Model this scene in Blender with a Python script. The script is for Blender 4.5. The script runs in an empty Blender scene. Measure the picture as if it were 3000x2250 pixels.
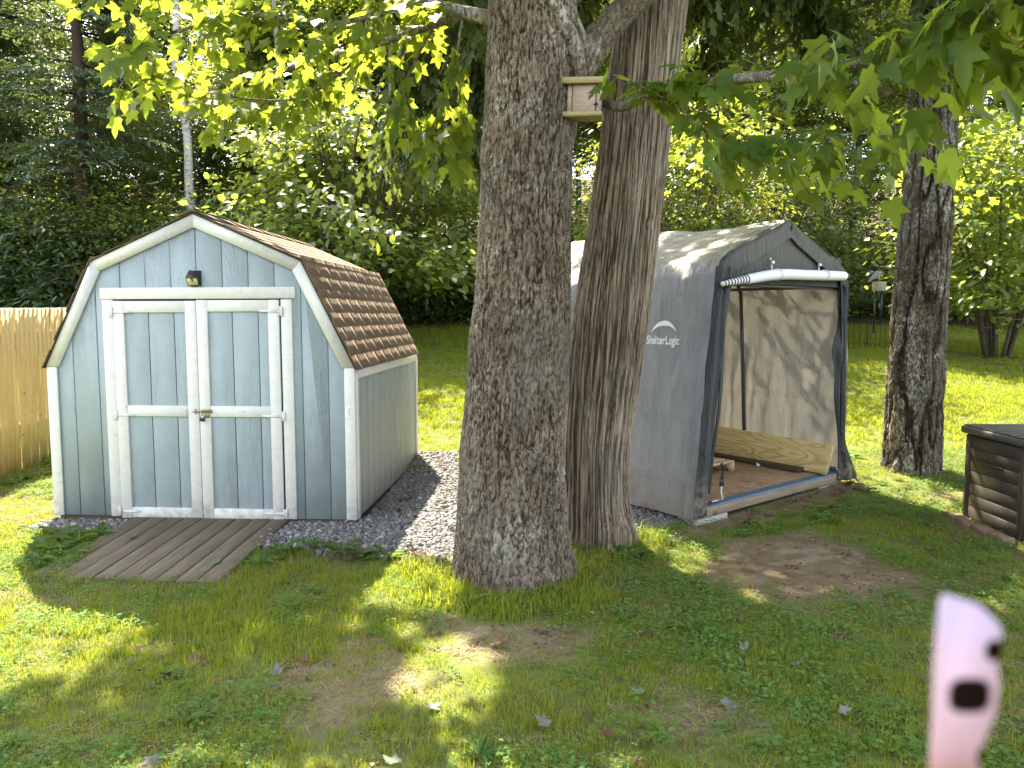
import bpy, math, random
import numpy as np
from mathutils import Vector, Matrix, Euler

# ---------------------------------------------------------------- camera, light, exposure
scn = bpy.context.scene
COL = scn.collection
R = math.radians
rng = np.random.default_rng(11)
random.seed(5)
CAM_H = 1.58

cam_d = bpy.data.cameras.new('camera')
cam_d.sensor_width = 36.0
cam_d.lens = 27.03
cam_d.clip_start = 0.02
cam_d.clip_end = 400
cam_d.dof.use_dof = True
cam_d.dof.focus_distance = 5.8
cam_d.dof.aperture_fstop = 11.5
cam = bpy.data.objects.new('camera', cam_d)
cam.location = (0, 0, CAM_H)
cam.rotation_euler = (R(90 - 5.06), 0, 0)
COL.objects.link(cam)
scn.camera = cam

SUN_EL = R(49.0)
SUN_H = np.array([-0.33, 0.944])
SDIR = np.array([SUN_H[0] * math.cos(SUN_EL), SUN_H[1] * math.cos(SUN_EL), math.sin(SUN_EL)])
world = bpy.data.worlds.new('World')
scn.world = world
world.use_nodes = True
wn = world.node_tree.nodes
bg = wn['Background']
sky = wn.new('ShaderNodeTexSky')
sky.sky_type = 'NISHITA'
sky.sun_disc = False
sky.sun_elevation = SUN_EL
sky.sun_rotation = math.atan2(SUN_H[0], SUN_H[1])
sky.air_density = 1.0
sky.dust_density = 1.6
sky.ozone_density = 1.0
hsv = wn.new('ShaderNodeHueSaturation')
hsv.inputs['Saturation'].default_value = 0.45
world.node_tree.links.new(sky.outputs[0], hsv.inputs['Color'])
world.node_tree.links.new(hsv.outputs[0], bg.inputs[0])
bg.inputs[1].default_value = 0.15
sun_d = bpy.data.lights.new('sun', 'SUN')
sun_d.energy = 4.6
sun_d.angle = R(0.53)
sun_d.color = (1.0, 0.90, 0.70)
sun = bpy.data.objects.new('sun', sun_d)
sun.rotation_euler = Vector(-SDIR).to_track_quat('-Z', 'Y').to_euler()
sun.location = (-8, 20, 22)
COL.objects.link(sun)

scn.view_settings.view_transform = 'Standard'
scn.view_settings.look = 'None'
scn.view_settings.exposure = 2.76
scn.view_settings.gamma = 1.0
scn.view_settings.use_curve_mapping = False
scn.render.engine = 'CYCLES'
cy = scn.cycles
cy.use_denoising = True
cy.max_bounces = 8
cy.diffuse_bounces = 5
cy.glossy_bounces = 3
cy.transmission_bounces = 5
cy.transparent_max_bounces = 8
cy.sample_clamp_indirect = 8.0
cy.use_adaptive_sampling = True
cy.adaptive_threshold = 0.01

# ---------------------------------------------------------------- numeric helpers
def _h(ix, iy, iz, seed):
    n = (ix.astype(np.uint32) * np.uint32(374761393) + iy.astype(np.uint32) * np.uint32(668265263)
         + iz.astype(np.uint32) * np.uint32(2147483647) + np.uint32((seed * 974711 + 13) & 0xffffffff))
    n = (n ^ (n >> np.uint32(13))) * np.uint32(1274126177)
    n = (n ^ (n >> np.uint32(16))) * np.uint32(2246822519)
    n = n ^ (n >> np.uint32(15))
    return (n & np.uint32(0xffffff)).astype(np.float64) / 16777215.0

def vn(x, y, z, seed=0):
    x, y, z = np.broadcast_arrays(np.asarray(x, float), np.asarray(y, float), np.asarray(z, float))
    xi, yi, zi = np.floor(x), np.floor(y), np.floor(z)
    fx, fy, fz = x - xi, y - yi, z - zi
    fx = fx * fx * (3 - 2 * fx); fy = fy * fy * (3 - 2 * fy); fz = fz * fz * (3 - 2 * fz)
    xi = xi.astype(np.int64); yi = yi.astype(np.int64); zi = zi.astype(np.int64)
    def c(a, b, d): return _h((xi + a) & 0xffffffff, (yi + b) & 0xffffffff, (zi + d) & 0xffffffff, seed)
    l = lambda a, b, t: a + (b - a) * t
    return l(l(l(c(0, 0, 0), c(1, 0, 0), fx), l(c(0, 1, 0), c(1, 1, 0), fx), fy),
             l(l(c(0, 0, 1), c(1, 0, 1), fx), l(c(0, 1, 1), c(1, 1, 1), fx), fy), fz)

def fbm(x, y, z=0.0, seed=0, o=3):
    s = 0; a = 0.5; t = 0
    for i in range(o):
        s = s + a * vn(np.asarray(x) * 2**i, np.asarray(y) * 2**i, np.asarray(z) * 2**i, seed + i); t += a; a *= 0.5
    return s / t

def sstep(a, b, x):
    t = np.clip((x - a) / (b - a), 0, 1)
    return t * t * (3 - 2 * t)

def in_poly(x, y, poly):
    x = np.asarray(x, float); y = np.asarray(y, float)
    c = np.zeros(x.shape, bool)
    n = len(poly)
    for i in range(n):
        x1, y1 = poly[i]; x2, y2 = poly[(i + 1) % n]
        if y1 == y2: continue
        m = ((y1 > y) != (y2 > y)) & (x < (x2 - x1) * (y - y1) / (y2 - y1) + x1)
        c ^= m
    return c

def gh(x, y):
    x = np.asarray(x, float); y = np.asarray(y, float)
    r = 0.118 * 0.55 * np.logaddexp(0, (y - 7.4) / 0.55)
    r = np.where(y > 24, r + 0.10 * (y - 24), r)
    low = 0.05 + 0.045 * (1 - sstep(4.6, 5.7, y))
    return r - low

def ghn(x, y):
    return gh(x, y) + 0.022 * (fbm(np.asarray(x) * 1.7, np.asarray(y) * 1.7, 3.1, 4) - 0.5)

# ---------------------------------------------------------------- mesh helpers
def mesh_data(name, V, F, mats=None, smooth=False, attrs=None, midx=None):
    me = bpy.data.meshes.new(name)
    V = np.asarray(V, np.float32).reshape(-1, 3)
    if not isinstance(F, list): F = [F]
    F = [np.asarray(f, np.int32) for f in F if len(f)]
    nl = sum(f.size for f in F); nf = sum(len(f) for f in F)
    me.vertices.add(len(V)); me.vertices.foreach_set('co', V.ravel())
    me.loops.add(nl); me.polygons.add(nf)
    me.loops.foreach_set('vertex_index', np.concatenate([f.ravel() for f in F]))
    st = []; o = 0
    for f in F:
        k = f.shape[1]; st.append(o + np.arange(len(f)) * k); o += f.size
    me.polygons.foreach_set('loop_start', np.concatenate(st).astype(np.int32))
    if smooth: me.polygons.foreach_set('use_smooth', np.ones(nf, bool))
    for m in (mats if isinstance(mats, (list, tuple)) else [mats]):
        if m: me.materials.append(m)
    if midx is not None: me.polygons.foreach_set('material_index', np.asarray(midx, np.int32))
    for k, a in (attrs or {}).items():
        at = me.attributes.new(k, 'FLOAT', 'POINT'); at.data.foreach_set('value', np.asarray(a, np.float32))
    me.update(calc_edges=True)
    me.validate()
    return me

def link(name, me, parent=None, loc=None, rot=None, mat4=None):
    o = bpy.data.objects.new(name, me)
    COL.objects.link(o)
    if parent is not None: o.parent = parent
    if mat4 is not None: o.matrix_basis = mat4
    if loc is not None: o.location = loc
    if rot is not None: o.rotation_euler = rot
    return o

def obj(name, V, F, mats=None, parent=None, smooth=False, attrs=None, midx=None, **k):
    return link(name, mesh_data(name, V, F, mats, smooth, attrs, midx), parent, **k)

def tag(o, label=None, cat=None, group=None, kind=None):
    if label: o['label'] = label
    if cat: o['category'] = cat
    if group: o['group'] = group
    if kind: o['kind'] = kind
    return o

def thing(name, label, cat, loc=(0, 0, 0), rz=0, group=None):
    o = bpy.data.objects.new(name, None); COL.objects.link(o)
    o.empty_display_size = 0.1
    o.location = loc; o.rotation_euler = (0, 0, rz)
    return tag(o, label, cat, group)

def copy_tree(o, parent=None):
    c = o.copy(); COL.objects.link(c)
    if parent is not None: c.parent = parent
    for ch in list(o.children): copy_tree(ch, c)
    return c

class MB:
    """collects polygons of mixed size"""
    def __init__(s): s.V = []; s.F = {}; s.n = 0
    def add(s, V, F):
        V = np.asarray(V, float).reshape(-1, 3)
        for f in F: s.F.setdefault(len(f), []).append([i + s.n for i in f])
        s.V.append(V); s.n += len(V); return s
    def get(s): return np.concatenate(s.V), [np.array(v) for v in s.F.values()]
    def data(s, name, mats, smooth=False): return mesh_data(name, *s.get(), mats, smooth)
    def obj(s, name, mats, parent=None, smooth=False, **k): return link(name, s.data(name, mats, smooth), parent, **k)

def cbox(sx, sy, sz, b=0.003, c=(0, 0, 0), M=None):
    """chamfered box centred at c"""
    h = np.array([sx, sy, sz]) / 2; b = min(b, h.min() * 0.45)
    V = []; idx = {}
    for s0 in (-1, 1):
        for s1 in (-1, 1):
            for s2 in (-1, 1):
                for ax in range(3):
                    v = np.array([s0, s1, s2]) * h
                    for k in range(3):
                        if k != ax: v[k] -= np.sign(v[k]) * b
                    idx[(s0, s1, s2, ax)] = len(V); V.append(v)
    F = []
    for ax in range(3):
        a, d = [(1, 2), (2, 0), (0, 1)][ax]
        for s in (-1, 1):
            q = []
            for (u, w) in ((-1, -1), (1, -1), (1, 1), (-1, 1)):
                t = [0, 0, 0]; t[ax] = s; t[a] = u; t[d] = w; q.append(idx[(*t, ax)])
            F.append(q if s > 0 else q[::-1])
    for ax in range(3):
        a, d = [(1, 2), (2, 0), (0, 1)][ax]
        for u in (-1, 1):
            for w in (-1, 1):
                t0 = [0, 0, 0]; t1 = [0, 0, 0]
                t0[ax] = -1; t1[ax] = 1; t0[a] = t1[a] = u; t0[d] = t1[d] = w
                q = [idx[(*t0, a)], idx[(*t1, a)], idx[(*t1, d)], idx[(*t0, d)]]
                F.append(q if u * w < 0 else q[::-1])
    for s0 in (-1, 1):
        for s1 in (-1, 1):
            for s2 in (-1, 1):
                t = [idx[(s0, s1, s2, k)] for k in range(3)]
                F.append(t if s0 * s1 * s2 > 0 else t[::-1])
    V = np.array(V) + np.array(c)
    if M is not None: V = V @ np.array(M.to_3x3()).T + np.array(M.translation)
    return V, F

def prism(poly, y0, y1, flip=False):
    """polygon in x,z extruded along y"""
    n = len(poly)
    V = [(x, y0, z) for x, z in poly] + [(x, y1, z) for x, z in poly]
    F = [list(range(n)), list(range(2 * n - 1, n - 1, -1))]
    for i in range(n):
        j = (i + 1) % n
        F.append([i, i + n, j + n, j])
    return np.array(V, float), F

def smooth_path(P, n):
    P = np.asarray(P, float)
    if len(P) == 2: t = np.linspace(0, 1, n)[:, None]; return P[0] * (1 - t) + P[1] * t
    Q = np.vstack([2 * P[0] - P[1], P, 2 * P[-1] - P[-2]])
    out = []
    m = len(P) - 1
    for s in np.linspace(0, m - 1e-6, n):
        i = int(s); t = s - i
        a, b, c, d = Q[i], Q[i + 1], Q[i + 2], Q[i + 3]
        out.append(0.5 * ((2 * b) + (-a + c) * t + (2 * a - 5 * b + 4 * c - d) * t * t + (-a + 3 * b - 3 * c + d) * t**3))
    return np.array(out)

def tube(P, rad, sides=8, cap=True, jitter=0.0, seed=0):
    P = np.asarray(P, float); n = len(P)
    rad = np.broadcast_to(np.asarray(rad, float), (n,)) if np.ndim(rad) == 0 or len(np.atleast_1d(rad)) == n else np.interp(np.linspace(0, 1, n), np.linspace(0, 1, len(rad)), rad)
    T = np.gradient(P, axis=0); T /= np.linalg.norm(T, axis=1)[:, None] + 1e-9
    up = np.array([0, 0, 1.0]) if abs(T[0, 2]) < 0.9 else np.array([1.0, 0, 0])
    A = np.cross(T, up); A /= np.linalg.norm(A, axis=1)[:, None] + 1e-9
    B = np.cross(T, A)
    th = np.linspace(0, 2 * np.pi, sides, endpoint=False)
    rr = rad[:, None] * np.ones(sides)
    if jitter: rr = rr * (1 + jitter * (np.random.default_rng(seed).random((n, sides)) - 0.5))
    V = P[:, None] + rr[..., None] * (np.cos(th)[None, :, None] * A[:, None] + np.sin(th)[None, :, None] * B[:, None])
    V = V.reshape(-1, 3)
    i = np.arange(n - 1)[:, None] * sides; j = np.arange(sides)[None]
    jn = (j + 1) % sides
    F = np.stack([i + j, i + sides + j, i + sides + jn, i + jn], -1).reshape(-1, 4).tolist()
    if cap: F += [list(range(sides)), list(range((n - 1) * sides, n * sides))[::-1]]
    return V, F

# ---------------------------------------------------------------- materials
class M:
    def __init__(s, name):
        s.m = bpy.data.materials.new(name); s.m.use_nodes = True
        s.t = s.m.node_tree; s.n = s.t.nodes
        s.b = s.n['Principled BSDF']; s.out = s.n['Material Output']
    def __call__(s, typ, ins=None, **props):
        nd = s.n.new(typ)
        for k, v in props.items(): setattr(nd, k, v)
        for k, v in (ins or {}).items():
            so = nd.inputs[k]
            if isinstance(v, bpy.types.NodeSocket): s.t.links.new(v, so)
            elif isinstance(v, bpy.types.Node): s.t.links.new(v.outputs[0], so)
            else: so.default_value = v
        return nd
    def set(s, **k):
        for n, v in k.items():
            so = s.b.inputs[n.replace('_', ' ')]
            if isinstance(v, bpy.types.NodeSocket): s.t.links.new(v, so)
            elif isinstance(v, bpy.types.Node): s.t.links.new(v.outputs[0], so)
            else: so.default_value = v
        return s
    def coord(s, scale=(1, 1, 1), rnd=True, which='Object'):
        tc = s('ShaderNodeTexCoord')
        v = tc.outputs[which]
        if rnd:
            oi = s('ShaderNodeObjectInfo')
            mul = s('ShaderNodeMath', {0: oi.outputs['Random'], 1: 37.0}, operation='MULTIPLY')
            v = s('ShaderNodeVectorMath', {0: v, 1: mul.outputs[0]}, operation='ADD').outputs[0]
        return s('ShaderNodeVectorMath', {0: v, 1: scale}, operation='MULTIPLY').outputs[0]
    def noise(s, v, scale=5.0, detail=4.0, rough=0.55, dist=0.0):
        return s('ShaderNodeTexNoise', {'Vector': v, 'Scale': scale, 'Detail': detail, 'Roughness': rough, 'Distortion': dist}).outputs[0]
    def ramp(s, f, stops, interp='LINEAR'):
        r = s('ShaderNodeValToRGB', {0: f}); r.color_ramp.interpolation = interp
        e = r.color_ramp.elements
        while len(e) < len(stops): e.new(0.5)
        for el, (p, c) in zip(e, stops):
            el.position = p; el.color = (*c, 1) if len(c) == 3 else c
        return r.outputs[0]
    def mix(s, f, a, b, mode='MIX'):
        n = s('ShaderNodeMix', data_type='RGBA', blend_type=mode)
        for k, v in ((0, f), (6, a), (7, b)):
            if isinstance(v, bpy.types.NodeSocket): s.t.links.new(v, n.inputs[k])
            else: n.inputs[k].default_value = (*v, 1) if isinstance(v, tuple) and len(v) == 3 else v
        return n.outputs[2]
    def attr(s, name): return s('ShaderNodeAttribute', attribute_name=name).outputs['Fac']
    def mr(s, f, a, b, c=0.0, d=1.0): return s('ShaderNodeMapRange', {0: f, 1: a, 2: b, 3: c, 4: d}).outputs[0]
    def math(s, op, a, b=0.0): return s('ShaderNodeMath', {0: a, 1: b}, operation=op).outputs[0]
    def bump(s, h, strength=0.5, dist=0.01):
        return s('ShaderNodeBump', {'Height': h, 'Strength': strength, 'Distance': dist}).outputs[0]

def wood(name, c0, c1, grain=(1, 1, 1), rough=0.7, knots=0.0, knotc=(0.08, 0.05, 0.03), gs=6.0, bump=0.25, dirt=None, spec=0.3):
    m = M(name)
    v = m.coord(grain)
    g = m.noise(v, gs, 6, 0.62, 0.6)
    col = m.ramp(g, [(0.32, c0), (0.68, c1)])
    orn = m('ShaderNodeObjectInfo').outputs['Random']
    col = m.mix(m.mr(orn, 0, 1, 0, 0.30), col, tuple(x * 0.72 for x in c0))
    o = m.coord((1, 1, 1))
    big = m.noise(o, 1.7, 2)
    col = m.mix(m.mr(big, 0.35, 0.7, 0.0, 0.45), col, tuple(x * 0.78 for x in c0))
    if knots:
        vo = m('ShaderNodeTexVoronoi', {'Vector': m.coord(tuple(0.45 + 0.55 * min(1.0, q) for q in grain)), 'Scale': knots})
        k = m.mr(vo.outputs['Distance'], 0.05, 0.11, 1.0, 0.0)
        col = m.mix(m.math('MULTIPLY', k, 0.8), col, knotc)
    if dirt:
        d = m.noise(o, 9.0, 5, 0.7)
        col = m.mix(m.mr(d, 0.56, 0.72, 0, 0.55), col, dirt)
    m.set(Base_Color=col, Roughness=rough, Specular_IOR_Level=spec, Normal=m.bump(g, bump, 0.004))
    return m.m

def leaf_mat(name, cols, trans, rough=0.42, tf=0.42, spec=0.5, attr='rnd'):
    m = M(name)
    a = m.attr(attr)
    oi = m('ShaderNodeObjectInfo').outputs['Random']
    f = m.math('FRACT', m.math('ADD', a, m.math('MULTIPLY', oi, 0.35)))
    col = m.ramp(f, [(i / (len(cols) - 1), c) for i, c in enumerate(cols)])
    m.set(Base_Color=col, Roughness=rough, Specular_IOR_Level=spec)
    tcol = m.mix(0.5, col, trans)
    tr = m('ShaderNodeBsdfTranslucent', {'Color': tcol})
    mx = m('ShaderNodeMixShader', {0: tf, 1: m.b.outputs[0], 2: tr.outputs[0]})
    m.t.links.new(mx.outputs[0], m.out.inputs[0])
    return m.m

# ---------------------------------------------------------------- material library
def mk_white():
    m = M('white_paint')
    o = m.coord((1, 1, 1))
    v = m.coord((1, 1, 1))
    g = m.noise(m.coord((3, 3, 3)), 7, 5, 0.6)
    col = m.mix(m.mr(g, 0.4, 0.75), (0.73, 0.71, 0.69), (0.66, 0.635, 0.605))
    vo = m('ShaderNodeTexVoronoi', {'Vector': v, 'Scale': 7.0})
    k = m.mr(vo.outputs['Distance'], 0.035, 0.075, 1.0, 0.0)
    col = m.mix(m.math('MULTIPLY', k, 0.55), col, (0.33, 0.30, 0.26))
    sm = m.noise(m.coord((1, 1, 1)), 13, 6, 0.72)
    col = m.mix(m.mr(sm, 0.66, 0.78, 0, 0.5), col, (0.42, 0.37, 0.31))
    geo = m('ShaderNodeNewGeometry')
    z = m('ShaderNodeSeparateXYZ', {0: geo.outputs['Position']}).outputs[2]
    gr = m.math('MULTIPLY', m.mr(z, 0.20, -0.02, 0, 0.8), m.mr(m.noise(v, 11, 5, 0.7), 0.42, 0.66))
    col = m.mix(gr, col, (0.26, 0.24, 0.19))
    sk = m.noise(m.coord((16, 16, 1.2)), 1.5, 4, 0.7)
    col = m.mix(m.mr(sk, 0.58, 0.75, 0, 0.35), col, (0.45, 0.42, 0.38))
    m.set(Base_Color=col, Roughness=0.55, Specular_IOR_Level=0.35, Normal=m.bump(m.noise(v, 40, 4), 0.12, 0.003))
    return m.m

def mk_blue(name='blue_siding_paint', ca=(0.36, 0.415, 0.455), cb=(0.32, 0.37, 0.40)):
    m = M(name)
    v = m.coord((1, 1, 1))
    w = m.noise(m.coord((5, 5, 0.55)), 3.2, 3, 0.5, 0.4)
    rings = m.math('SINE', m.math('MULTIPLY', w, 95.0))
    gate = m.mr(m.noise(m.coord((2.2, 2.2, 0.5)), 2.0, 2), 0.48, 0.62)
    fine = m.noise(m.coord((70, 70, 6)), 2.0, 3)
    h = m.math('ADD', m.math('MULTIPLY', m.math('MULTIPLY', rings, gate), 0.55), fine)
    sp = m.noise(v, 6, 4)
    col = m.mix(m.mr(sp, 0.35, 0.7), ca, cb)
    st = m('ShaderNodeTexVoronoi', {'Vector': v, 'Scale': 26.0}).outputs['Distance']
    pat = m.mr(m.noise(v, 3.0, 2), 0.56, 0.68)
    col = m.mix(m.math('MULTIPLY', m.mr(st, 0.09, 0.16, 1, 0), pat), col, (0.12, 0.14, 0.15))
    geo = m('ShaderNodeNewGeometry')
    z = m('ShaderNodeSeparateXYZ', {0: geo.outputs['Position']}).outputs[2]
    grime = m.math('MULTIPLY', m.mr(z, 0.22, -0.02, 0, 0.35), m.mr(m.noise(v, 8, 5), 0.42, 0.7))
    col = m.mix(grime, col, (0.20, 0.21, 0.16))
    m.set(Base_Color=col, Roughness=0.58, Specular_IOR_Level=0.35, Normal=m.bump(h, 0.55, 0.006))
    return m.m

def mk_shingle():
    m = M('asphalt_shingle')
    v = m.coord((1, 1, 1))
    gr = m.noise(v, 260, 2, 0.6)
    st = m.noise(m.coord((14, 14, 3)), 2.0, 4, 0.6)
    col = m.ramp(gr, [(0.3, (0.13, 0.085, 0.06)), (0.7, (0.28, 0.20, 0.145))])
    col = m.mix(m.mr(st, 0.45, 0.75, 0, 0.7), col, (0.07, 0.045, 0.033))
    oi = m('ShaderNodeObjectInfo').outputs['Random']
    col = m.mix(m.math('MULTIPLY', oi, 0.35), col, (0.32, 0.23, 0.17))
    mo = m.noise(m.coord((1, 1, 1)), 20, 5, 0.75)
    col = m.mix(m.mr(mo, 0.585, 0.67, 0, 0.8), col, (0.16, 0.12, 0.025))
    m.set(Base_Color=col, Roughness=0.9, Specular_IOR_Level=0.2, Normal=m.bump(gr, 0.5, 0.003))
    return m.m

def mk_bark(name, dark, mid, light, lich, lich_scale=55.0, lich_amt=0.5, moss=None, fine=(120, 120, 30), moss_gate=(0.6, 0.7), crack=(34, 34, 8), crack_amt=0.55):
    m = M(name)
    v = m.coord((1, 1, 1), rnd=False)
    a = m.attr('bark')
    fn = m.noise(m.coord(fine, rnd=False), 1.0, 5, 0.7)
    cn = m.noise(m.coord(crack, rnd=False), 1.0, 3, 0.55, 0.35)
    cr = m.math('ABSOLUTE', m.math('SUBTRACT', cn, 0.5))
    cr = m.mr(cr, 0.0, 0.075, 1.0, 0.0)
    f = m.math('ADD', a, m.math('MULTIPLY', m.math('SUBTRACT', fn, 0.5), 0.9))
    f = m.math('SUBTRACT', f, m.math('MULTIPLY', cr, crack_amt))
    col = m.ramp(f, [(0.12, dark), (0.45, mid), (0.85, light)])
    if lich:
        wv = m('ShaderNodeTexNoise', {'Vector': v, 'Scale': 38.0, 'Detail': 4.0}).outputs['Color']
        vv = m('ShaderNodeVectorMath', {0: v, 1: m('ShaderNodeVectorMath', {0: wv, 1: (0.030, 0.030, 0.045)}, operation='MULTIPLY').outputs[0]}, operation='ADD').outputs[0]
        vv = m('ShaderNodeVectorMath', {0: vv, 1: (1.0, 1.0, 0.6)}, operation='MULTIPLY').outputs[0]
        vo = m('ShaderNodeTexVoronoi', {'Vector': vv, 'Scale': lich_scale, 'Randomness': 1.0})
        cellr = m('ShaderNodeSeparateColor', {0: vo.outputs['Color']}).outputs[0]
        big = m.noise(v, 2.6, 3)
        th = m.math('ADD', cellr, m.math('MULTIPLY', m.math('SUBTRACT', big, 0.5), 1.1))
        fl = m.noise(m.coord((1, 1, 0.55), rnd=False), lich_scale * 0.7, 5, 0.72, 0.3)
        lim = m.math('SUBTRACT', 0.66 - lich_amt * 0.2, m.math('MULTIPLY', m.math('SUBTRACT', big, 0.5), 0.55))
        k = m.math('MULTIPLY', m.math('SUBTRACT', fl, lim), 22.0)
        k = m.math('MINIMUM', m.math('MAXIMUM', k, 0.0), 0.9)
        k = m.math('MULTIPLY', k, m.mr(a, 0.35, 0.6))
        col = m.mix(k, col, lich)
        n2 = m.noise(v, 17, 6, 0.75)
        col = m.mix(m.math('MULTIPLY', m.mr(n2, 0.55, 0.68), 0.5), col, tuple(0.8 * q for q in lich))
    if moss:
        n3 = m.noise(v, 4.5, 6, 0.7)
        col = m.mix(m.mr(n3, moss_gate[0], moss_gate[1], 0, 0.85), col, moss)
    vr = m.noise(m.coord((1, 1, 0.55), rnd=False), 3.4, 4, 0.6)
    col = m.mix(m.mr(vr, 0.36, 0.60, 0.45, 0.0), col, tuple(q * 0.9 for q in dark))
    vg = m.noise(m.coord((1, 1, 0.7), rnd=False), 2.1, 3, 0.6)
    col = m.mix(m.mr(vg, 0.5, 0.72, 0, 0.35), col, (0.25, 0.235, 0.21))
    m.set(Base_Color=col, Roughness=0.92, Specular_IOR_Level=0.15, Normal=m.bump(f, 0.75, 0.014))
    return m.m

def plain(name, col, rough=0.6, spec=0.4, metal=0.0, var=0.15, scale=20.0, bump=0.1):
    m = M(name)
    v = m.coord((1, 1, 1))
    n = m.noise(v, scale, 4)
    c = m.mix(n, tuple(q * (1 - var) for q in col), tuple(min(1, q * (1 + var)) for q in col))
    m.set(Base_Color=c, Roughness=rough, Specular_IOR_Level=spec, Metallic=metal, Normal=m.bump(n, bump, 0.002))
    return m.m

WHITE = mk_white(); BLUE = mk_blue(); BLUE_SIDE = mk_blue('bounce_tinted_siding_paint', (0.375, 0.40, 0.395), (0.335, 0.355, 0.345)); SHING = mk_shingle()  # BLUE_SIDE: warm light bounced off the gravel is mixed into the colour
PICKET = wood('spruce_picket', (0.60, 0.44, 0.20), (0.72, 0.55, 0.29), (6, 6, 0.7), 0.65, 7.0, (0.22, 0.10, 0.035), 5, 0.15)
RAMPW = wood('weathered_deck', (0.118, 0.088, 0.062), (0.225, 0.178, 0.132), (9, 0.7, 9), 0.85, 0, (0, 0, 0), 4, 0.35, (0.075, 0.07, 0.045))
GREYW = wood('weathered_frame', (0.22, 0.165, 0.115), (0.36, 0.285, 0.205), (0.8, 9, 9), 0.85, 3.0, (0.11, 0.07, 0.04), 4, 0.3)
DARKW = wood('old_dark_lumber', (0.045, 0.030, 0.020), (0.10, 0.068, 0.045), (0.8, 9, 9), 0.85, 0, (0, 0, 0), 4, 0.3)
PALLW = wood('pallet_wood', (0.46, 0.33, 0.20), (0.60, 0.46, 0.30), (1, 8, 8), 0.75, 4.0, (0.14, 0.08, 0.04), 4, 0.25)
CEDW = wood('birdhouse_cedar', (0.36, 0.245, 0.19), (0.52, 0.40, 0.325), (2, 6, 9), 0.8, 0, (0, 0, 0), 5, 0.3)
PINEB = wood('birdhouse_pine', (0.36, 0.28, 0.14), (0.52, 0.42, 0.24), (2, 8, 8), 0.75, 0, (0, 0, 0), 5, 0.25)
SKID = wood('skid_timber', (0.13, 0.10, 0.055), (0.22, 0.17, 0.10), (1, 8, 8), 0.9)

def mk_treated():
    m = M('treated_pine')
    v = m.coord((0.55, 4.0, 4.0), rnd=False)
    n = m.noise(v, 1.6, 2, 0.4, 1.2)
    rings = m.math('SINE', m.math('MULTIPLY', n, 70.0))
    fine = m.noise(m.coord((3, 120, 120), rnd=False), 1.0, 3)
    f = m.math('ADD', m.mr(rings, -1, 1, 0, 0.7), m.math('MULTIPLY', fine, 0.3))
    col = m.ramp(f, [(0.25, (0.52, 0.395, 0.175)), (0.72, (0.44, 0.315, 0.125)), (0.95, (0.27, 0.17, 0.055))])
    vo = m('ShaderNodeTexVoronoi', {'Vector': m.coord((0.8, 2.2, 2.2), rnd=False), 'Scale': 2.2})
    k = m.mr(vo.outputs['Distance'], 0.035, 0.06, 1, 0)
    col = m.mix(m.math('MULTIPLY', k, 0.85), col, (0.10, 0.055, 0.025))
    m.set(Base_Color=col, Roughness=0.6, Specular_IOR_Level=0.35, Normal=m.bump(f, 0.12, 0.002))
    return m.m
TREAT = mk_treated()

def mk_osb():
    m = M('strand_board')
    v = m.coord((5.5, 26, 26), rnd=False)
    n = m.noise(v, 1.3, 4, 0.65, 1.5)
    n2 = m.noise(m.coord((18, 6, 6), rnd=False), 1.0, 3, 0.6, 1.0)
    f = m.math('ADD', m.math('MULTIPLY', n, 0.7), m.math('MULTIPLY', n2, 0.3))
    col = m.ramp(f, [(0.30, (0.12, 0.072, 0.038)), (0.5, (0.25, 0.155, 0.085)), (0.72, (0.42, 0.29, 0.17))])
    d = m.noise(m.coord((1, 1, 1), rnd=False), 3.0, 4, 0.7)
    col = m.mix(m.mr(d, 0.52, 0.72, 0, 0.6), col, (0.07, 0.045, 0.028))
    m.set(Base_Color=col, Roughness=0.8, Specular_IOR_Level=0.25, Normal=m.bump(n, 0.25, 0.003))
    return m.m
OSB = mk_osb()

def mk_tarp(name, outc, inc, rough=0.42, tf=0.16, white=False):
    m = M(name)
    v = m.coord((1, 1, 1), rnd=False)
    geo = m('ShaderNodeNewGeometry')
    n = m.noise(v, 5.0, 4)
    dust = m.noise(m.coord((1.2, 1.2, 3.0), rnd=False), 2.2, 5, 0.7)
    oc = m.mix(m.mr(n, 0.35, 0.7), outc, tuple(q * 1.18 for q in outc))
    sep = m('ShaderNodeSeparateXYZ', {0: v})
    low = m.mr(sep.outputs[2], 0.42, 0.12)
    mud = m.math('MULTIPLY', low, m.mr(m.noise(m.coord((3, 3, 6), rnd=False), 4.0, 5, 0.7), 0.44, 0.60, 0, 0.9))
    oc = m.mix(mud, oc, (0.25, 0.19, 0.115))
    hi = m.math('MULTIPLY', m.mr(sep.outputs[2], 1.92, 2.05), m.mr(dust, 0.34, 0.6, 0.55, 1.0))
    oc = m.mix(hi, oc, (0.105, 0.097, 0.074))
    col = m.mix(geo.outputs['Backfacing'], oc, inc)
    wv = m('ShaderNodeTexWave', {'Vector': v, 'Scale': 90.0, 'Distortion': 0.0}, wave_type='BANDS', bands_direction='Z')
    wr = m.noise(m.coord((3.0, 3.0, 0.9), rnd=False), 4.0, 6, 0.62, 0.8)
    h = m.math('ADD', m.math('MULTIPLY', wr, 1.0), m.math('MULTIPLY', wv.outputs[0], 0.02))
    m.set(Base_Color=col, Roughness=rough, Specular_IOR_Level=0.6, Normal=m.bump(h, 0.9, 0.05))
    tr = m('ShaderNodeBsdfTranslucent', {'Color': m.mix(0.5, inc, (0.8, 0.72, 0.6))})
    mx = m('ShaderNodeMixShader', {0: tf, 1: m.b.outputs[0], 2: tr.outputs[0]})
    m.t.links.new(mx.outputs[0], m.out.inputs[0])
    return m.m
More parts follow.
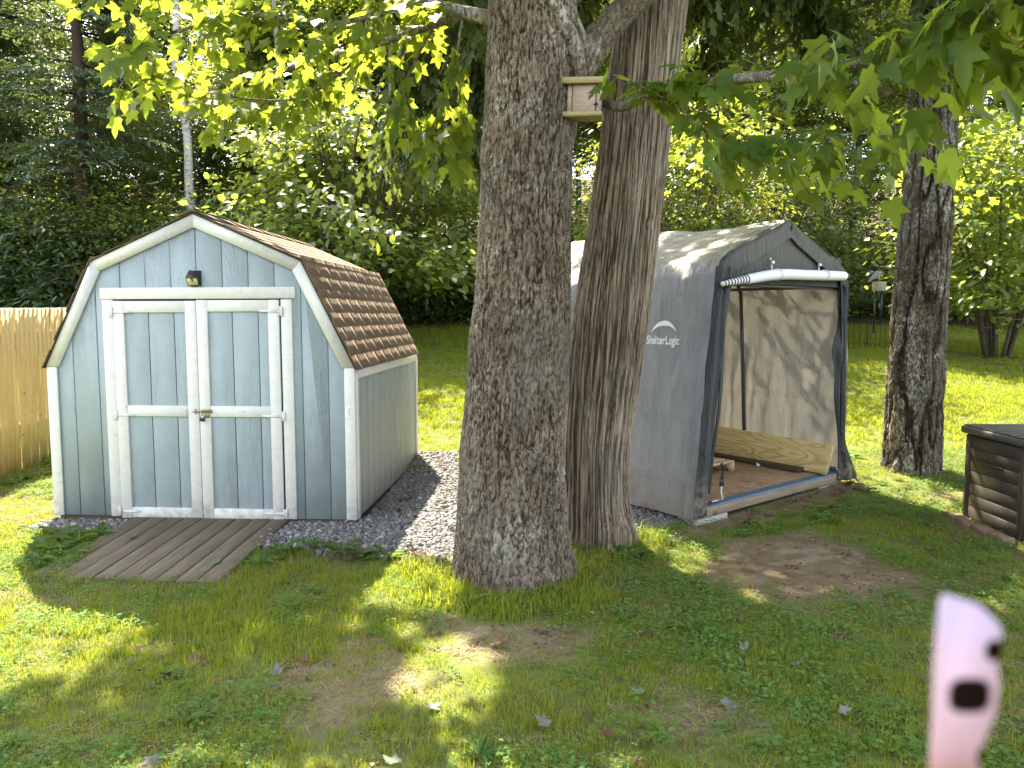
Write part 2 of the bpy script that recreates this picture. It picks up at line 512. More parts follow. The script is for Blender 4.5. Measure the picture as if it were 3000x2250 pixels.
TARP = mk_tarp('grey_tarp', (0.215, 0.217, 0.238), (0.46, 0.43, 0.395), rough=0.32, tf=0.07)
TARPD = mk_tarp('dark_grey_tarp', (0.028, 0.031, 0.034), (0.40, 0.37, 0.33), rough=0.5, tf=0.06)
BLACKF = plain('black_webbing', (0.012, 0.013, 0.016), 0.5, 0.5, 0, 0.2, 30, 0.3)
WHITEF = plain('white_tarp_inside', (0.76, 0.75, 0.76), 0.55, 0.4, 0, 0.06, 14, 0.3)
POLE = plain('grey_painted_steel', (0.085, 0.09, 0.095), 0.4, 0.5, 0.3)
STEEL = plain('zinc_steel', (0.42, 0.40, 0.36), 0.35, 0.5, 0.9, 0.25, 60)
RUST = plain('brassy_steel', (0.36, 0.30, 0.16), 0.5, 0.5, 0.7, 0.35, 60)
BLKP = plain('black_plastic', (0.02, 0.02, 0.024), 0.42, 0.5)
LENS = plain('yellowed_lens', (0.62, 0.55, 0.20), 0.3, 0.5, 0, 0.1, 90)
BLUEP = plain('blue_plastic_sheet', (0.045, 0.085, 0.135), 0.45, 0.5, 0, 0.35, 18, 0.5)
CONC = plain('concrete', (0.36, 0.345, 0.315), 0.9, 0.2, 0, 0.2, 30, 0.4)
BRICK = plain('clay_edging', (0.24, 0.155, 0.115), 0.85, 0.2, 0, 0.3, 22, 0.4)
BOXP = plain('brown_resin', (0.048, 0.038, 0.030), 0.5, 0.45, 0, 0.25, 60, 0.25)
BOXL = plain('grey_brown_lid', (0.066, 0.058, 0.058), 0.5, 0.5, 0, 0.2, 60, 0.25)
WIRE = plain('dark_wire', (0.02, 0.022, 0.02), 0.5, 0.4)
PRINT = plain('white_print', (0.74, 0.74, 0.77), 0.5, 0.4, 0, 0.06, 40)
CORD = plain('white_cord', (0.68, 0.66, 0.62), 0.7, 0.3)
CHIMEW = plain('pale_stone', (0.27, 0.24, 0.16), 0.85, 0.2, 0, 0.25, 40, 0.4)
CHIMET = plain('black_tube', (0.02, 0.025, 0.03), 0.35, 0.5, 0.6)
BIRD = plain('grey_bird', (0.20, 0.21, 0.21), 0.7, 0.3)

BARK_A = mk_bark('maple_bark', (0.038, 0.023, 0.015), (0.155, 0.113, 0.080), (0.275, 0.217, 0.160), (0.43, 0.40, 0.34), 62.0, 0.34, (0.06, 0.055, 0.018), moss_gate=(0.66, 0.74), crack=(52, 52, 11), crack_amt=0.5)
BARK_B = mk_bark('cedar_bark', (0.075, 0.051, 0.035), (0.235, 0.176, 0.126), (0.40, 0.32, 0.235), None, fine=(110, 110, 5), crack=(62, 62, 1.6), crack_amt=0.5)
BARK_C = mk_bark('lichen_bark', (0.022, 0.015, 0.010), (0.075, 0.056, 0.036), (0.16, 0.13, 0.09), (0.42, 0.40, 0.36), 64.0, 0.50, (0.055, 0.044, 0.014), moss_gate=(0.54, 0.66))
BARK_L = mk_bark('branch_bark', (0.075, 0.055, 0.036), (0.19, 0.15, 0.105), (0.28, 0.23, 0.17), (0.46, 0.44, 0.39), 46.0, 0.55, (0.085, 0.075, 0.022), moss_gate=(0.54, 0.66))
BARK_F = plain('forest_bark', (0.085, 0.066, 0.052), 0.95, 0.1, 0, 0.45, 12, 0.8)
BARK_S = plain('spruce_bark', (0.062, 0.044, 0.034), 0.95, 0.1, 0, 0.45, 14, 0.8)
BARK_P = plain('pale_bark', (0.24, 0.21, 0.185), 0.9, 0.15, 0, 0.35, 9, 0.6)
def mk_birch():
    m = M('birch_bark')
    v = m.coord((1, 1, 1), rnd=False)
    n = m.noise(m.coord((2, 2, 14), rnd=False), 2.0, 5, 0.7)
    col = m.mix(m.mr(n, 0.52, 0.64), (0.47, 0.44, 0.40), (0.09, 0.078, 0.068))
    m.set(Base_Color=col, Roughness=0.8)
    return m.m
BIRCH = mk_birch()

L_MAPLE = leaf_mat('maple_leaf', [(0.030, 0.075, 0.018), (0.045, 0.10, 0.022), (0.065, 0.125, 0.026), (0.040, 0.090, 0.020)], (0.64, 0.72, 0.045), 0.45, 0.58, 0.35)
L_SHRUB = leaf_mat('broad_leaf', [(0.065, 0.125, 0.030), (0.095, 0.155, 0.036), (0.120, 0.180, 0.045)], (0.66, 0.70, 0.08), 0.36, 0.52, 0.5)
L_FOR = leaf_mat('forest_leaf', [(0.032, 0.068, 0.018), (0.048, 0.095, 0.022), (0.075, 0.125, 0.028), (0.06, 0.095, 0.022)], (0.56, 0.58, 0.05), 0.42, 0.50, 0.4)
L_DARK = leaf_mat('understory_leaf', [(0.044, 0.090, 0.026), (0.062, 0.114, 0.032), (0.084, 0.136, 0.038)], (0.46, 0.52, 0.06), 0.42, 0.42)
L_SPR = leaf_mat('spruce_needle', [(0.036, 0.066, 0.032), (0.056, 0.092, 0.044), (0.080, 0.116, 0.052)], (0.30, 0.38, 0.06), 0.55, 0.26)
L_CED = leaf_mat('cedar_spray', [(0.032, 0.060, 0.017), (0.050, 0.084, 0.022), (0.075, 0.10, 0.026)], (0.32, 0.38, 0.04), 0.5, 0.28)
L_GRASS = leaf_mat('grass_blade', [(0.130, 0.195, 0.022), (0.160, 0.228, 0.026), (0.198, 0.250, 0.030), (0.26, 0.25, 0.060)], (0.60, 0.62, 0.025), 0.65, 0.42, 0.10)
L_CLOV = leaf_mat('clover_leaf', [(0.095, 0.190, 0.042), (0.125, 0.225, 0.052), (0.145, 0.245, 0.060)], (0.42, 0.50, 0.04), 0.65, 0.36, 0.12)
L_STRAW = leaf_mat('dry_blade', [(0.26, 0.19, 0.10), (0.36, 0.27, 0.15), (0.20, 0.15, 0.09)], (0.5, 0.4, 0.2), 0.7, 0.2, 0.2)
L_WEED = leaf_mat('weed_leaf', [(0.065, 0.13, 0.034), (0.09, 0.165, 0.042)], (0.36, 0.46, 0.05), 0.6, 0.34, 0.2)
D_BROWN = leaf_mat('dead_leaf_brown', [(0.10, 0.055, 0.035), (0.17, 0.10, 0.065), (0.075, 0.045, 0.033)], (0.3, 0.18, 0.1), 0.8, 0.12, 0.2)
D_PALE = leaf_mat('dead_leaf_pale', [(0.17, 0.16, 0.15), (0.24, 0.225, 0.21)], (0.4, 0.38, 0.3), 0.8, 0.12, 0.2)
D_GREEN = leaf_mat('fallen_leaf_green', [(0.12, 0.18, 0.10), (0.17, 0.23, 0.14)], (0.4, 0.46, 0.2), 0.6, 0.2, 0.3)

def mk_stone():
    m = M('crushed_stone')
    oi = m('ShaderNodeObjectInfo').outputs['Random']
    n = m.noise(m.coord((1, 1, 1)), 40, 3)
    c = m.ramp(oi, [(0.0, (0.095, 0.092, 0.094)), (0.45, (0.165, 0.158, 0.158)), (0.8, (0.23, 0.215, 0.205)), (1.0, (0.42, 0.40, 0.38))])
    c = m.mix(m.math('MULTIPLY', n, 0.4), c, (0.17, 0.165, 0.17))
    m.set(Base_Color=c, Roughness=0.85, Specular_IOR_Level=0.3)
    return m.m
STONE = mk_stone()

def mk_ground():
    m = M('lawn_soil')
    v = m.coord((1, 1, 1), rnd=False)
    n1 = m.noise(v, 7, 6, 0.7); n2 = m.noise(v, 55, 4, 0.7)
    soil = m.mix(n2, (0.045, 0.036, 0.022), (0.105, 0.082, 0.052))
    turf = m.mix(n2, (0.085, 0.115, 0.022), (0.175, 0.200, 0.050))
    col = m.mix(m.mr(n1, 0.40, 0.62, 1.0, 0.45), soil, turf)
    bare = m.mix(n2, (0.24, 0.175, 0.130), (0.42, 0.325, 0.250))
    bare = m.mix(m.mr(m.noise(v, 18, 4), 0.5, 0.72, 0, 0.6), bare, (0.17, 0.14, 0.075))
    col = m.mix(m.attr('bare'), col, bare)
    col = m.mix(m.attr('gravel'), col, (0.12, 0.115, 0.115))
    lit = m.mix(n2, (0.040, 0.028, 0.018), (0.15, 0.10, 0.060))
    col = m.mix(m.attr('litter'), col, lit)
    m.set(Base_Color=col, Roughness=0.95, Specular_IOR_Level=0.1, Normal=m.bump(n2, 0.8, 0.02))
    return m.m
GROUND = mk_ground()

# ---------------------------------------------------------------- ground
P_BARE = [(1.42, 5.22), (1.78, 5.52), (2.30, 5.55), (2.62, 5.10), (2.50, 4.62), (2.10, 4.28), (1.66, 4.34), (1.36, 4.70)]
P_DIRT = [(-0.50, 4.02), (-0.27, 4.12), (0.48, 4.02), (0.50, 3.80), (0.1, 3.66), (-0.36, 3.70)]
P_DIRT2 = [(0.60, 3.36), (0.92, 3.26), (1.22, 3.08), (1.0, 2.84), (0.62, 2.98)]
P_DIRT3 = [(-1.0, 2.95), (-0.6, 3.05), (-0.35, 2.85), (-0.5, 2.66), (-0.95, 2.70)]
P_GRAV = [(-1.86, 5.40), (-1.72, 5.98), (-1.25, 6.05), (-1.02, 8.4), (-0.62, 8.35), (-0.35, 7.3), (0.05, 6.6), (0.35, 6.3), (0.30, 5.45), (-0.36, 5.02), (-0.76, 5.06), (-1.50, 5.30)]
P_GRAV2 = [(-3.72, 5.72), (-3.70, 6.1), (-2.95, 6.1), (-2.95, 5.66)]
P_GRAV3 = [(0.72, 6.5), (1.10, 6.42), (1.42, 5.98), (1.0, 5.72), (0.78, 5.84)]
P_SHED = [(-3.6, 6.0), (-1.17, 6.0), (-1.0, 8.45), (-3.43, 8.6)]
P_RAMP = [(-3.05, 6.0), (-1.76, 6.0), (-1.80, 4.74), (-2.95, 4.72)]
SH_O = np.array([1.50, 5.90]); SH_T = R(39.5); SH_W = 2.14; SH_L = 2.55
SH_U = np.array([math.cos(SH_T), math.sin(SH_T)]); SH_V = np.array([-SH_U[1], SH_U[0]])
def shp(a, b): return tuple(SH_O + a * SH_U + b * SH_V)
P_SHEL = [shp(0, 0), shp(SH_W, 0), shp(SH_W, SH_L), shp(0, SH_L)]
P_DECK = [(3.66, 5.5), (5.2, 5.5), (5.2, 6.25), (3.66, 6.25)]

def soft(poly, x, y, w=0.12, seed=1, amp=0.22):
    """1 inside the polygon, ragged soft edge"""
    dx = amp * (fbm(x * 3.1, y * 3.1, 0, seed) - 0.5) * 2; dy = amp * (fbm(x * 3.1, y * 3.1, 9.0, seed + 7) - 0.5) * 2
    s = 0.0
    for a, b in ((0, 0), (w, 0), (-w, 0), (0, w), (0, -w)):
        s = s + in_poly(x + dx + a, y + dy + b, poly) * 0.2
    return s

def f_bare(x, y):
    b = np.maximum.reduce([soft(P_BARE, x, y, 0.1, 3, 0.26), 0.62 * soft(P_DIRT, x, y, 0.1, 4, 0.2), 0.5 * soft(P_DIRT2, x, y, 0.1, 5, 0.2), 0.12 * soft(P_DIRT3, x, y, 0.1, 6, 0.2)])
    n = fbm(x * 1.3, y * 1.3, 2.0, 21, 4)
    b = np.maximum(b, 0.45 * sstep(0.66, 0.78, n) * (y < 7) * (x > -1.6))
    d = np.abs((x - SH_O[0]) * SH_V[0] + (y - SH_O[1]) * SH_V[1] + 0.12)
    along = (x - SH_O[0]) * SH_U[0] + (y - SH_O[1]) * SH_U[1]
    b = np.maximum(b, 0.8 * sstep(0.22, 0.05, d) * (along > -0.5) * (along < SH_W + 0.1))
    d3 = np.hypot(x - 3.75, y - 5.8)
    b = np.maximum(b, 0.6 * sstep(0.5, 0.25, d3))
    return b
def f_grav(x, y):
    return np.maximum.reduce([soft(P_GRAV, x, y, 0.05, 8, 0.09), soft(P_GRAV2, x, y, 0.05, 9, 0.07), soft(P_GRAV3, x, y, 0.05, 10, 0.08)])
def f_litter(x, y):
    edge = 19.6 + 1.2 * np.sin(x * 0.4) - 0.9 * (x < -4) * 1.0
    return sstep(-0.5, 0.9, y - edge)

gx = np.concatenate([np.linspace(-70, -13, 24), np.arange(-12, -4.5, 0.3), np.arange(-4.5, 5.5, 0.07), np.arange(5.5, 14, 0.3), np.linspace(15, 70, 24)])
gy = np.concatenate([np.linspace(-40, 0.5, 22), np.arange(1.0, 9.0, 0.07), np.arange(9, 24, 0.3), np.linspace(25, 110, 40)])
GX, GY = np.meshgrid(gx, gy)
GZ = ghn(GX, GY)
iu = np.arange(len(gx) - 1); iv = np.arange(len(gy) - 1)
a = (iv[:, None] * len(gx) + iu[None]).ravel()
GF = np.stack([a, a + 1, a + 1 + len(gx), a + len(gx)], 1)
fx, fy = GX.ravel(), GY.ravel()
lawn = obj('lawn_ground', np.stack([fx, fy, GZ.ravel()], 1), GF, GROUND, smooth=True,
           attrs={'bare': f_bare(fx, fy), 'gravel': f_grav(fx, fy), 'litter': f_litter(fx, fy)})
tag(lawn, kind='structure')

# ---------------------------------------------------------------- barn shed
SHX, SHY, SHROT = -2.423, 5.95, R(-3.81)
W2, DEP = 1.22, 2.456
HE, BX, HB, HP = 1.186, 0.826, 1.994, 2.35
def prof(x):
    x = abs(x)
    return HP + (HB - HP) * x / BX if x <= BX else HB + (HE - HB) * (x - BX) / (W2 - BX)
shed = thing('barn_shed', 'light blue barn shed with white trim, double doors and a brown shingled gambrel roof', 'shed', (SHX, SHY, 0), SHROT)

# front siding boards between the grooves
G = 0.003
xs = [-W2 + 0.004, -1.0175, -0.814, -0.6105, -0.407, -0.2035, 0, 0.2035, 0.407, 0.6105, 0.814, 1.0175, W2 - 0.004]
def gable_boards(y0, y1, parent, name='siding_board'):
    for x0, x1 in zip(xs[:-1], xs[1:]):
        a0, a1 = x0 + G, x1 - G
        top = [(a1, prof(a1) - 0.02)]
        for bxx in (BX, -BX):
            if a0 < bxx < a1: top.append((bxx, HB - 0.02))
        top.append((a0, prof(a0) - 0.02))
        poly = [(a0, 0.0), (a1, 0.0)] + top
        # chamfered front edges so that the grooves read as v-joints
        cx = (a0 + a1) / 2
        n = len(poly)
        V = [(x, y1, z) for x, z in poly] + [(x, y0 + 0.004, z) for x, z in poly] + [(cx + (x - cx) * 0.965, y0, z) for x, z in poly]
        F = [list(range(2 * n, 3 * n)), list(range(n - 1, -1, -1))]
        for i in range(n):
            j = (i + 1) % n
            F.append([i, j, n + j, n + i]); F.append([n + i, n + j, 2 * n + j, 2 * n + i])
        mb = MB().add(V, F); mb.obj(name, BLUE, parent)
gable_boards(-0.001, 0.012, shed)
# inner wall sheets close the grooves
mb = MB()
pg = [(-W2 + 0.012, 0.0), (W2 - 0.012, 0.0), (W2 - 0.012, HE - 0.03), (BX - 0.01, HB - 0.03), (0, HP - 0.035), (-BX + 0.01, HB - 0.03), (-W2 + 0.012, HE - 0.03)]
mb.add(*prism(pg, 0.010, 0.03)); mb.add(*prism(pg, DEP - 0.03, DEP))
mb.add(*cbox(0.02, DEP - 0.07, HE - 0.03, 0.002, (W2 - 0.022, DEP / 2, (HE - 0.03) / 2)))
mb.add(*cbox(0.02, DEP - 0.07, HE - 0.03, 0.002, (-W2 + 0.022, DEP / 2, (HE - 0.03) / 2)))
mb.obj('wall', BLUE, shed)
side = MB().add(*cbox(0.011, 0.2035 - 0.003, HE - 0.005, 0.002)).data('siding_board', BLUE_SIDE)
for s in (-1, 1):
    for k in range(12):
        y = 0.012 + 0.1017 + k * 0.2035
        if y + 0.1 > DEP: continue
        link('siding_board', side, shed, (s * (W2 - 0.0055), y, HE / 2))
def board(name, p0, p1, w, t, mat, parent, y=-0.012, b=0.003):
    """trim board in the x,z plane from p0 to p1, centred"""
    d = Vector((p1[0] - p0[0], 0, p1[1] - p0[1])); L = d.length; d.normalize()
    n = Vector((-d.z, 0, d.x))
    Mx = Matrix((( d.x, 0, n.x, (p0[0] + p1[0]) / 2), (0, 1, 0, y), (d.z, 0, n.z, (p0[1] + p1[1]) / 2), (0, 0, 0, 1)))
    me = MB().add(*cbox(L, t, w, b)).data(name, mat)
    return link(name, me, parent, mat4=Mx)
TW = 0.089
# rake boards with mitred ends
def mitre(name, quad, y0, y1, mat, parent):
    V, F = prism(quad, y0, y1); MB().add(V, [f[::1] for f in F]).obj(name, mat, parent)
def inset(x, z): return x, z
up = np.array([HB - HP, BX]); lo = np.array([HE - HB, W2 - BX])
nu = np.array([-(HP - HB), -BX]); nu = nu / np.hypot(*nu)
nl = np.array([-(HB - HE), -(W2 - BX)]); nl = nl / np.hypot(*nl)
bis = nu + nl; bis = bis / np.hypot(*bis); kb = TW / (bis @ nu)
ib = (BX + bis[0] * kb, HB + bis[1] * kb)
ip = (0.0, HP - TW / abs(nu[1]))
ie = (W2 + 0.006 - TW / abs(nl[0]), HE)
for s in (-1, 1):
    q1 = [(s * 0.0008, HP), (s * BX, HB), (s * ib[0], ib[1]), (s * 0.0008, ip[1])]
    q2 = [(s * BX, HB - 0.002), (s * (W2 + 0.006), HE), (s * ie[0], HE), (s * ib[0], ib[1] - 0.002)]
    if s > 0: q1, q2 = q1[::-1], q2[::-1]
    mitre('rake_board', q1, -0.024, -0.004, WHITE, shed); mitre('rake_board', q2, -0.0235, -0.004, WHITE, shed)
    board('corner_trim', (s * (W2 - 0.035), 0.0), (s * (W2 - 0.035), HE - 0.004), 0.082, 0.019, WHITE, shed, -0.013)
for s in (-1, 1):
    for y in (0.028, DEP - 0.032):
        MB().add(*cbox(0.016, 0.056, HE - 0.004, 0.003)).obj('corner_trim', WHITE, shed, loc=(s * (W2 + 0.010), y, HE / 2))
    MB().add(*cbox(0.018, DEP - 0.12, 0.085, 0.003)).obj('eave_board', WHITE, shed, loc=(s * (W2 + 0.009), DEP / 2, HE - 0.045))
MB().add(*cbox(2.40, 0.05, 0.055, 0.004)).obj('skid_beam', SKID, shed, loc=(0, 0.06, -0.029))
for s in (-1, 1):
    MB().add(*cbox(0.09, DEP - 0.1, 0.055, 0.004)).obj('skid_beam', SKID, shed, loc=(s * 1.12, DEP / 2 + 0.04, -0.029))

# door surround
board('door_lintel', (-0.765, 1.752), (0.775, 1.757), 0.088, 0.019, WHITE, shed, -0.0125)
for x0, x1 in ((-0.709, -0.709), (0.706, 0.706)):
    board('door_jamb', (x0, 0.0), (x1, 1.705), 0.086, 0.019, WHITE, shed, -0.0125)
MB().add(*cbox(1.34, 0.004, 1.72, 0.001)).obj('door_gap', BLKP, shed, loc=(0, -0.0035, 0.855))
def make_door(x0, x1, ztop, side_):
    d = bpy.data.objects.new('door', None); COL.objects.link(d); d.parent = shed
    y = -0.020
    w = 0.086; z0 = -0.012
    def bd(n, a, b, wd, yy=y, t=0.019): return board(n, a, b, wd, t, WHITE, d, yy)
    gapx = 0.0015
    bd('stile', (x0 + w / 2, z0), (x0 + w / 2, ztop - (0.0 if side_ < 0 else 0)), w)
    bd('stile', (x1 - w / 2, z0), (x1 - w / 2, ztop), w)
    xa, xb = x0 + w + gapx, x1 - w - gapx
    for zc, hh in ((ztop - 0.045, 0.088), (0.842, 0.086), (z0 + 0.045, 0.086)):
        bd('rail', (xa, zc), (xb, zc), hh, y + 0.0005)
    # panel boards behind the frame
    gx_ = [v for v in (-0.6105, -0.407, -0.2035, 0.0, 0.2035, 0.407, 0.6105)]
    cuts = [xa - 0.02] + [g + (0.075 if side_ > 0 else 0.02) for g in gx_ if xa + 0.03 < g + (0.075 if side_ > 0 else 0.02) < xb - 0.03] + [xb + 0.02]
    for a, b in zip(cuts[:-1], cuts[1:]):
        MB().add(*cbox(b - a - 0.006, 0.007, ztop - z0 - 0.02, 0.003)).obj('panel_board', BLUE, d, loc=((a + b) / 2, -0.0095, (ztop + z0) / 2))
    # painted strap hinges
    xh = x0 if side_ < 0 else x1
    for zc in (ztop - 0.085, 0.80 + 0.01, z0 + 0.055):
        mb = MB()
        mb.add(*cbox(0.026, 0.004, 0.075, 0.001, (xh + side_ * 0.017, -0.0325, zc)))
        sx = -side_
        V = [(xh - side_ * 0.002, -0.0335, zc - 0.014), (xh - side_ * 0.15, -0.0335, zc - 0.006), (xh - side_ * 0.15, -0.0335, zc + 0.006), (xh - side_ * 0.002, -0.0335, zc + 0.014)]
        V += [(v[0], -0.0295, v[2]) for v in V]
        F = [[0, 1, 2, 3], [7, 6, 5, 4], [0, 4, 5, 1], [1, 5, 6, 2], [2, 6, 7, 3], [3, 7, 4, 0]]
        mb.add(V, F)
        mb.add(*tube([(xh + side_ * 0.002, -0.035, zc - 0.037), (xh + side_ * 0.002, -0.035, zc + 0.037)], 0.005, 8))
        mb.obj('hinge', WHITE, d)
    return d
dl = make_door(-0.662, -0.0025, 1.695, -1)
dr = make_door(0.0025, 0.650, 1.702, 1)
# hasp with its bolt and a gate hook
mb = MB()
mb.add(*cbox(0.085, 0.004, 0.030, 0.001, (0.062, -0.032, 0.845)))
mb.add(*cbox(0.048, 0.003, 0.055, 0.001, (0.062, -0.0315, 0.818)))
mb.add(*tube([(-0.045, -0.040, 0.842), (0.09, -0.040, 0.850)], 0.007, 8))
mb.add(*tube([(0.03, -0.040, 0.85), (0.032, -0.060, 0.838), (0.034, -0.052, 0.815)], 0.006, 8))
mb.obj('hasp', RUST, dr)
mb = MB(); mb.add(*cbox(0.05, 0.004, 0.020, 0.001, (-0.028, -0.032, 0.845)))
mb.add(*tube([(-0.028, -0.034, 0.862), (-0.028, -0.046, 0.845), (-0.024, -0.034, 0.826)], 0.005, 8)); mb.obj('catch', STEEL, dl)
mb = MB()
mb.add(*tube([(-0.098, -0.034, 0.853), (-0.098, -0.036, 0.80)], 0.002, 6)); mb.add(*tube([(-0.106, -0.036, 0.853), (-0.092, -0.036, 0.855)], 0.003, 6))
mb.obj('hook', STEEL, dl)
MB().add(*tube(smooth_path([(1.18, -0.03, 0.875), (1.188, -0.036, 0.868), (1.180, -0.036, 0.855), (1.178, -0.036, 0.83), (1.192, -0.036, 0.822)], 14), 0.0022, 6)).obj('hook', STEEL, shed)
pl = thing('padlock', 'small dark padlock hanging from the hasp of the blue shed doors', 'padlock', (0, 0, 0))
pl.location = Vector((SHX, SHY, 0)) + Matrix.Rotation(SHROT, 3, 'Z') @ Vector((0.034, -0.056, 0.782)); pl.rotation_euler = (0, 0, SHROT)
mb = MB(); mb.add(*cbox(0.040, 0.017, 0.027, 0.004)); mb.obj('body', BLKP, pl)
t = np.linspace(0, np.pi, 12)
MB().add(*tube([(-0.012, 0, 0.012)] + [(-0.012 * math.cos(q), 0, 0.026 + 0.014 * math.sin(q)) for q in t] + [(0.012, 0, 0.012)], 0.003, 8)).obj('shackle', STEEL, pl)

# roof: deck, shingles
roof = bpy.data.objects.new('roof', None); COL.objects.link(roof); roof.parent = shed
OV = 0.045
mb = MB()
prf = [(0, HP), (BX, HB), (W2 + 0.012, HE - 0.012)]
for s in (-1, 1):
    for (p, q) in zip(prf[:-1], prf[1:]):
        d = np.array(q) - np.array(p); n = np.array([-d[1], d[0]]); n = n / np.hypot(*n)
        quad = [(s * p[0], p[1] + 0.001), (s * q[0], q[1] + 0.001), (s * (q[0] + n[0] * 0.012), q[1] + n[1] * 0.012), (s * (p[0] + n[0] * 0.012), p[1] + n[1] * 0.012)]
        mb.add(*prism(quad if s < 0 else quad[::-1], -OV + 0.012, DEP + 0.02))
mb.obj('roof_deck', DARKW, roof)
def shingle_mesh(seed, w=0.283, l=0.165, t=0.0027):
    r = np.random.default_rng(seed)
    nx, ny = 6, 3
    X = np.linspace(-w / 2, w / 2, nx); Y = np.linspace(-l, 0, ny)
    top = []; bot = []
    bend = r.uniform(-0.0005, 0.0012)
    for yy in Y:
        for xx in X:
            lift = (1 + yy / -l * 0) * 0
            f = -yy / l
            z = 0.0025 * f + bend * f * (abs(xx) / (w / 2))**2 + r.uniform(-0.0004, 0.0004)
            ex = r.uniform(-0.003, 0.003) if yy == Y[0] else 0
            top.append((xx, yy + ex, z + t)); bot.append((xx, yy + ex, z if yy < 0 else 0))
    V = np.array(top + bot); n = nx * ny; F = []
    for j in range(ny - 1):
        for i in range(nx - 1):
            q = [j * nx + i, j * nx + i + 1, (j + 1) * nx + i + 1, (j + 1) * nx + i]
            F.append(q); F.append([n + k for k in q[::-1]])
    for i in range(nx - 1): F.append([i, n + i, n + i + 1, i + 1])
    for j in range(ny - 1):
        F.append([j * nx, (j + 1) * nx, n + (j + 1) * nx, n + j * nx])
        k = j * nx + nx - 1; F.append([k, n + k, n + k + nx, k + nx])
    return MB().add(V, F).data('shingle', SHING)
SHM = [shingle_mesh(i) for i in range(6)]
shcount = 0
for s in (-1, 1):
    for (p, q), exps in (((prf[0], prf[1]), [0.128] * 7), ((prf[1], prf[2]), [0.122, 0.118, 0.066, 0.128, 0.124, 0.122, 0.118, 0.120])):
        d = np.array(q) - np.array(p); L = np.hypot(*d); d = d / L; n = np.array([-d[1], d[0]])
        tot = sum(exps); pos = 0.0
        for ri, e in enumerate(exps):
            pos += e * L / tot
            zb = np.array(p) + d * (pos + (0.012 if ri == len(exps) - 1 else 0)) + n * 0.0128
            off = 0.145 * (ri % 2) - 0.02
            y = -OV - 0.0 - off
            while y < DEP + 0.02:
                y0, y1 = max(y, -OV), min(y + 0.289, DEP + 0.03)
                wdt = y1 - y0
                if wdt > 0.05:
                    ex = Vector((0, 1, 0)); eyv = Vector((-s * d[0], 0, -d[1])); 
                    if s > 0: ex = Vector((0, 1, 0))
                    else: ex = Vector((0, -1, 0))
                    ez = ex.cross(eyv)
                    if ez.z < 0: ex = -ex; ez = ex.cross(eyv)
                    o_ = Vector((s * zb[0], (y0 + y1) / 2, zb[1])) + eyv * 0.165
                    sx = (wdt - 0.0016) / 0.283
                    Mx = Matrix(((ex.x * sx, eyv.x, ez.x, o_.x), (ex.y * sx, eyv.y, ez.y, o_.y), (ex.z * sx, eyv.z, ez.z, o_.z), (0, 0, 0, 1)))
                    Mx = Mx @ Matrix.Translation((0, random.uniform(-0.003, 0.003), 0)) @ Matrix.Rotation(random.uniform(-0.004, 0.004), 4, 'Z')
                    link('shingle', SHM[random.randrange(6)], roof, mat4=Mx); shcount += 1
                y += 0.289
for k in range(9):
    y0 = -OV + k * 0.285
    a1 = math.atan2(HP - HB, BX)
    V = []
    for yy, zz in ((y0, 0.008), (min(y0 + 0.32, DEP + 0.03), 0.0)):
        for xx in (-0.13, -0.02, 0.02, 0.13):
            V.append((xx, yy, HP + 0.026 + zz - abs(xx) * math.tan(a1) + 0.004 * (abs(xx) < 0.05)))
        for xx in (0.13, 0.02, -0.02, -0.13):
            V.append((xx, yy, HP + 0.020 + zz - abs(xx) * math.tan(a1) + 0.004 * (abs(xx) < 0.05)))
    F = [[i, i + 8, (i + 1) % 8 + 8, (i + 1) % 8] for i in range(8)] + [[0, 1, 6, 7], [1, 2, 5, 6], [2, 3, 4, 5]] + [[15, 14, 9, 8], [14, 13, 10, 9], [13, 12, 11, 10]]
    MB().add(V, F).obj('ridge_cap', SHING, roof); shcount += 1

# wall light over the doors
wl = thing('wall_light', 'black solar wall light with a yellowed lens above the shed doors', 'light')
wl.location = Vector((SHX, SHY, 0)) + Matrix.Rotation(SHROT, 3, 'Z') @ Vector((-0.005, -0.002, 1.868)); wl.rotation_euler = (0, 0, SHROT)
pf = [(0, -0.058), (0, 0.058), (-0.014, 0.058), (-0.034, 0.030), (-0.062, 0.012), (-0.064, -0.002), (-0.034, -0.058)]
w = 0.047
V = [(-w, y, z) for y, z in pf] + [(w, y, z) for y, z in pf]; n = len(pf)
F = [list(range(n)), list(range(2 * n - 1, n - 1, -1))] + [[i, i + n, (i + 1) % n + n, (i + 1) % n] for i in range(n)]
MB().add(V, F).obj('housing', BLKP, wl)
lx = 0.040
V = [(-lx, -0.0615, -0.006), (lx, -0.0615, -0.006), (lx * 0.95, -0.0375, -0.052), (-lx * 0.95, -0.0375, -0.052)]
V2 = [(x, y + 0.006, z + 0.003) for x, y, z in V]; V = [(x, y - 0.004, z - 0.002) for x, y, z in V]
MB().add(V + V2, [[0, 1, 2, 3][::-1], [4, 5, 6, 7], [0, 1, 5, 4], [1, 2, 6, 5], [2, 3, 7, 6], [3, 0, 4, 7]]).obj('lens', LENS, wl)
t = np.linspace(0, 2 * np.pi, 12, endpoint=False)
MB().add(*tube([(0, -0.058, -0.014), (0, -0.068, -0.020)], 0.012, 12)).obj('sensor', BLKP, wl)
MB().add(*tube([(0, -0.066, -0.019), (0, -0.072, -0.022)], [0.0075, 0.005], 10)).obj('sensor_dome', LENS, wl)

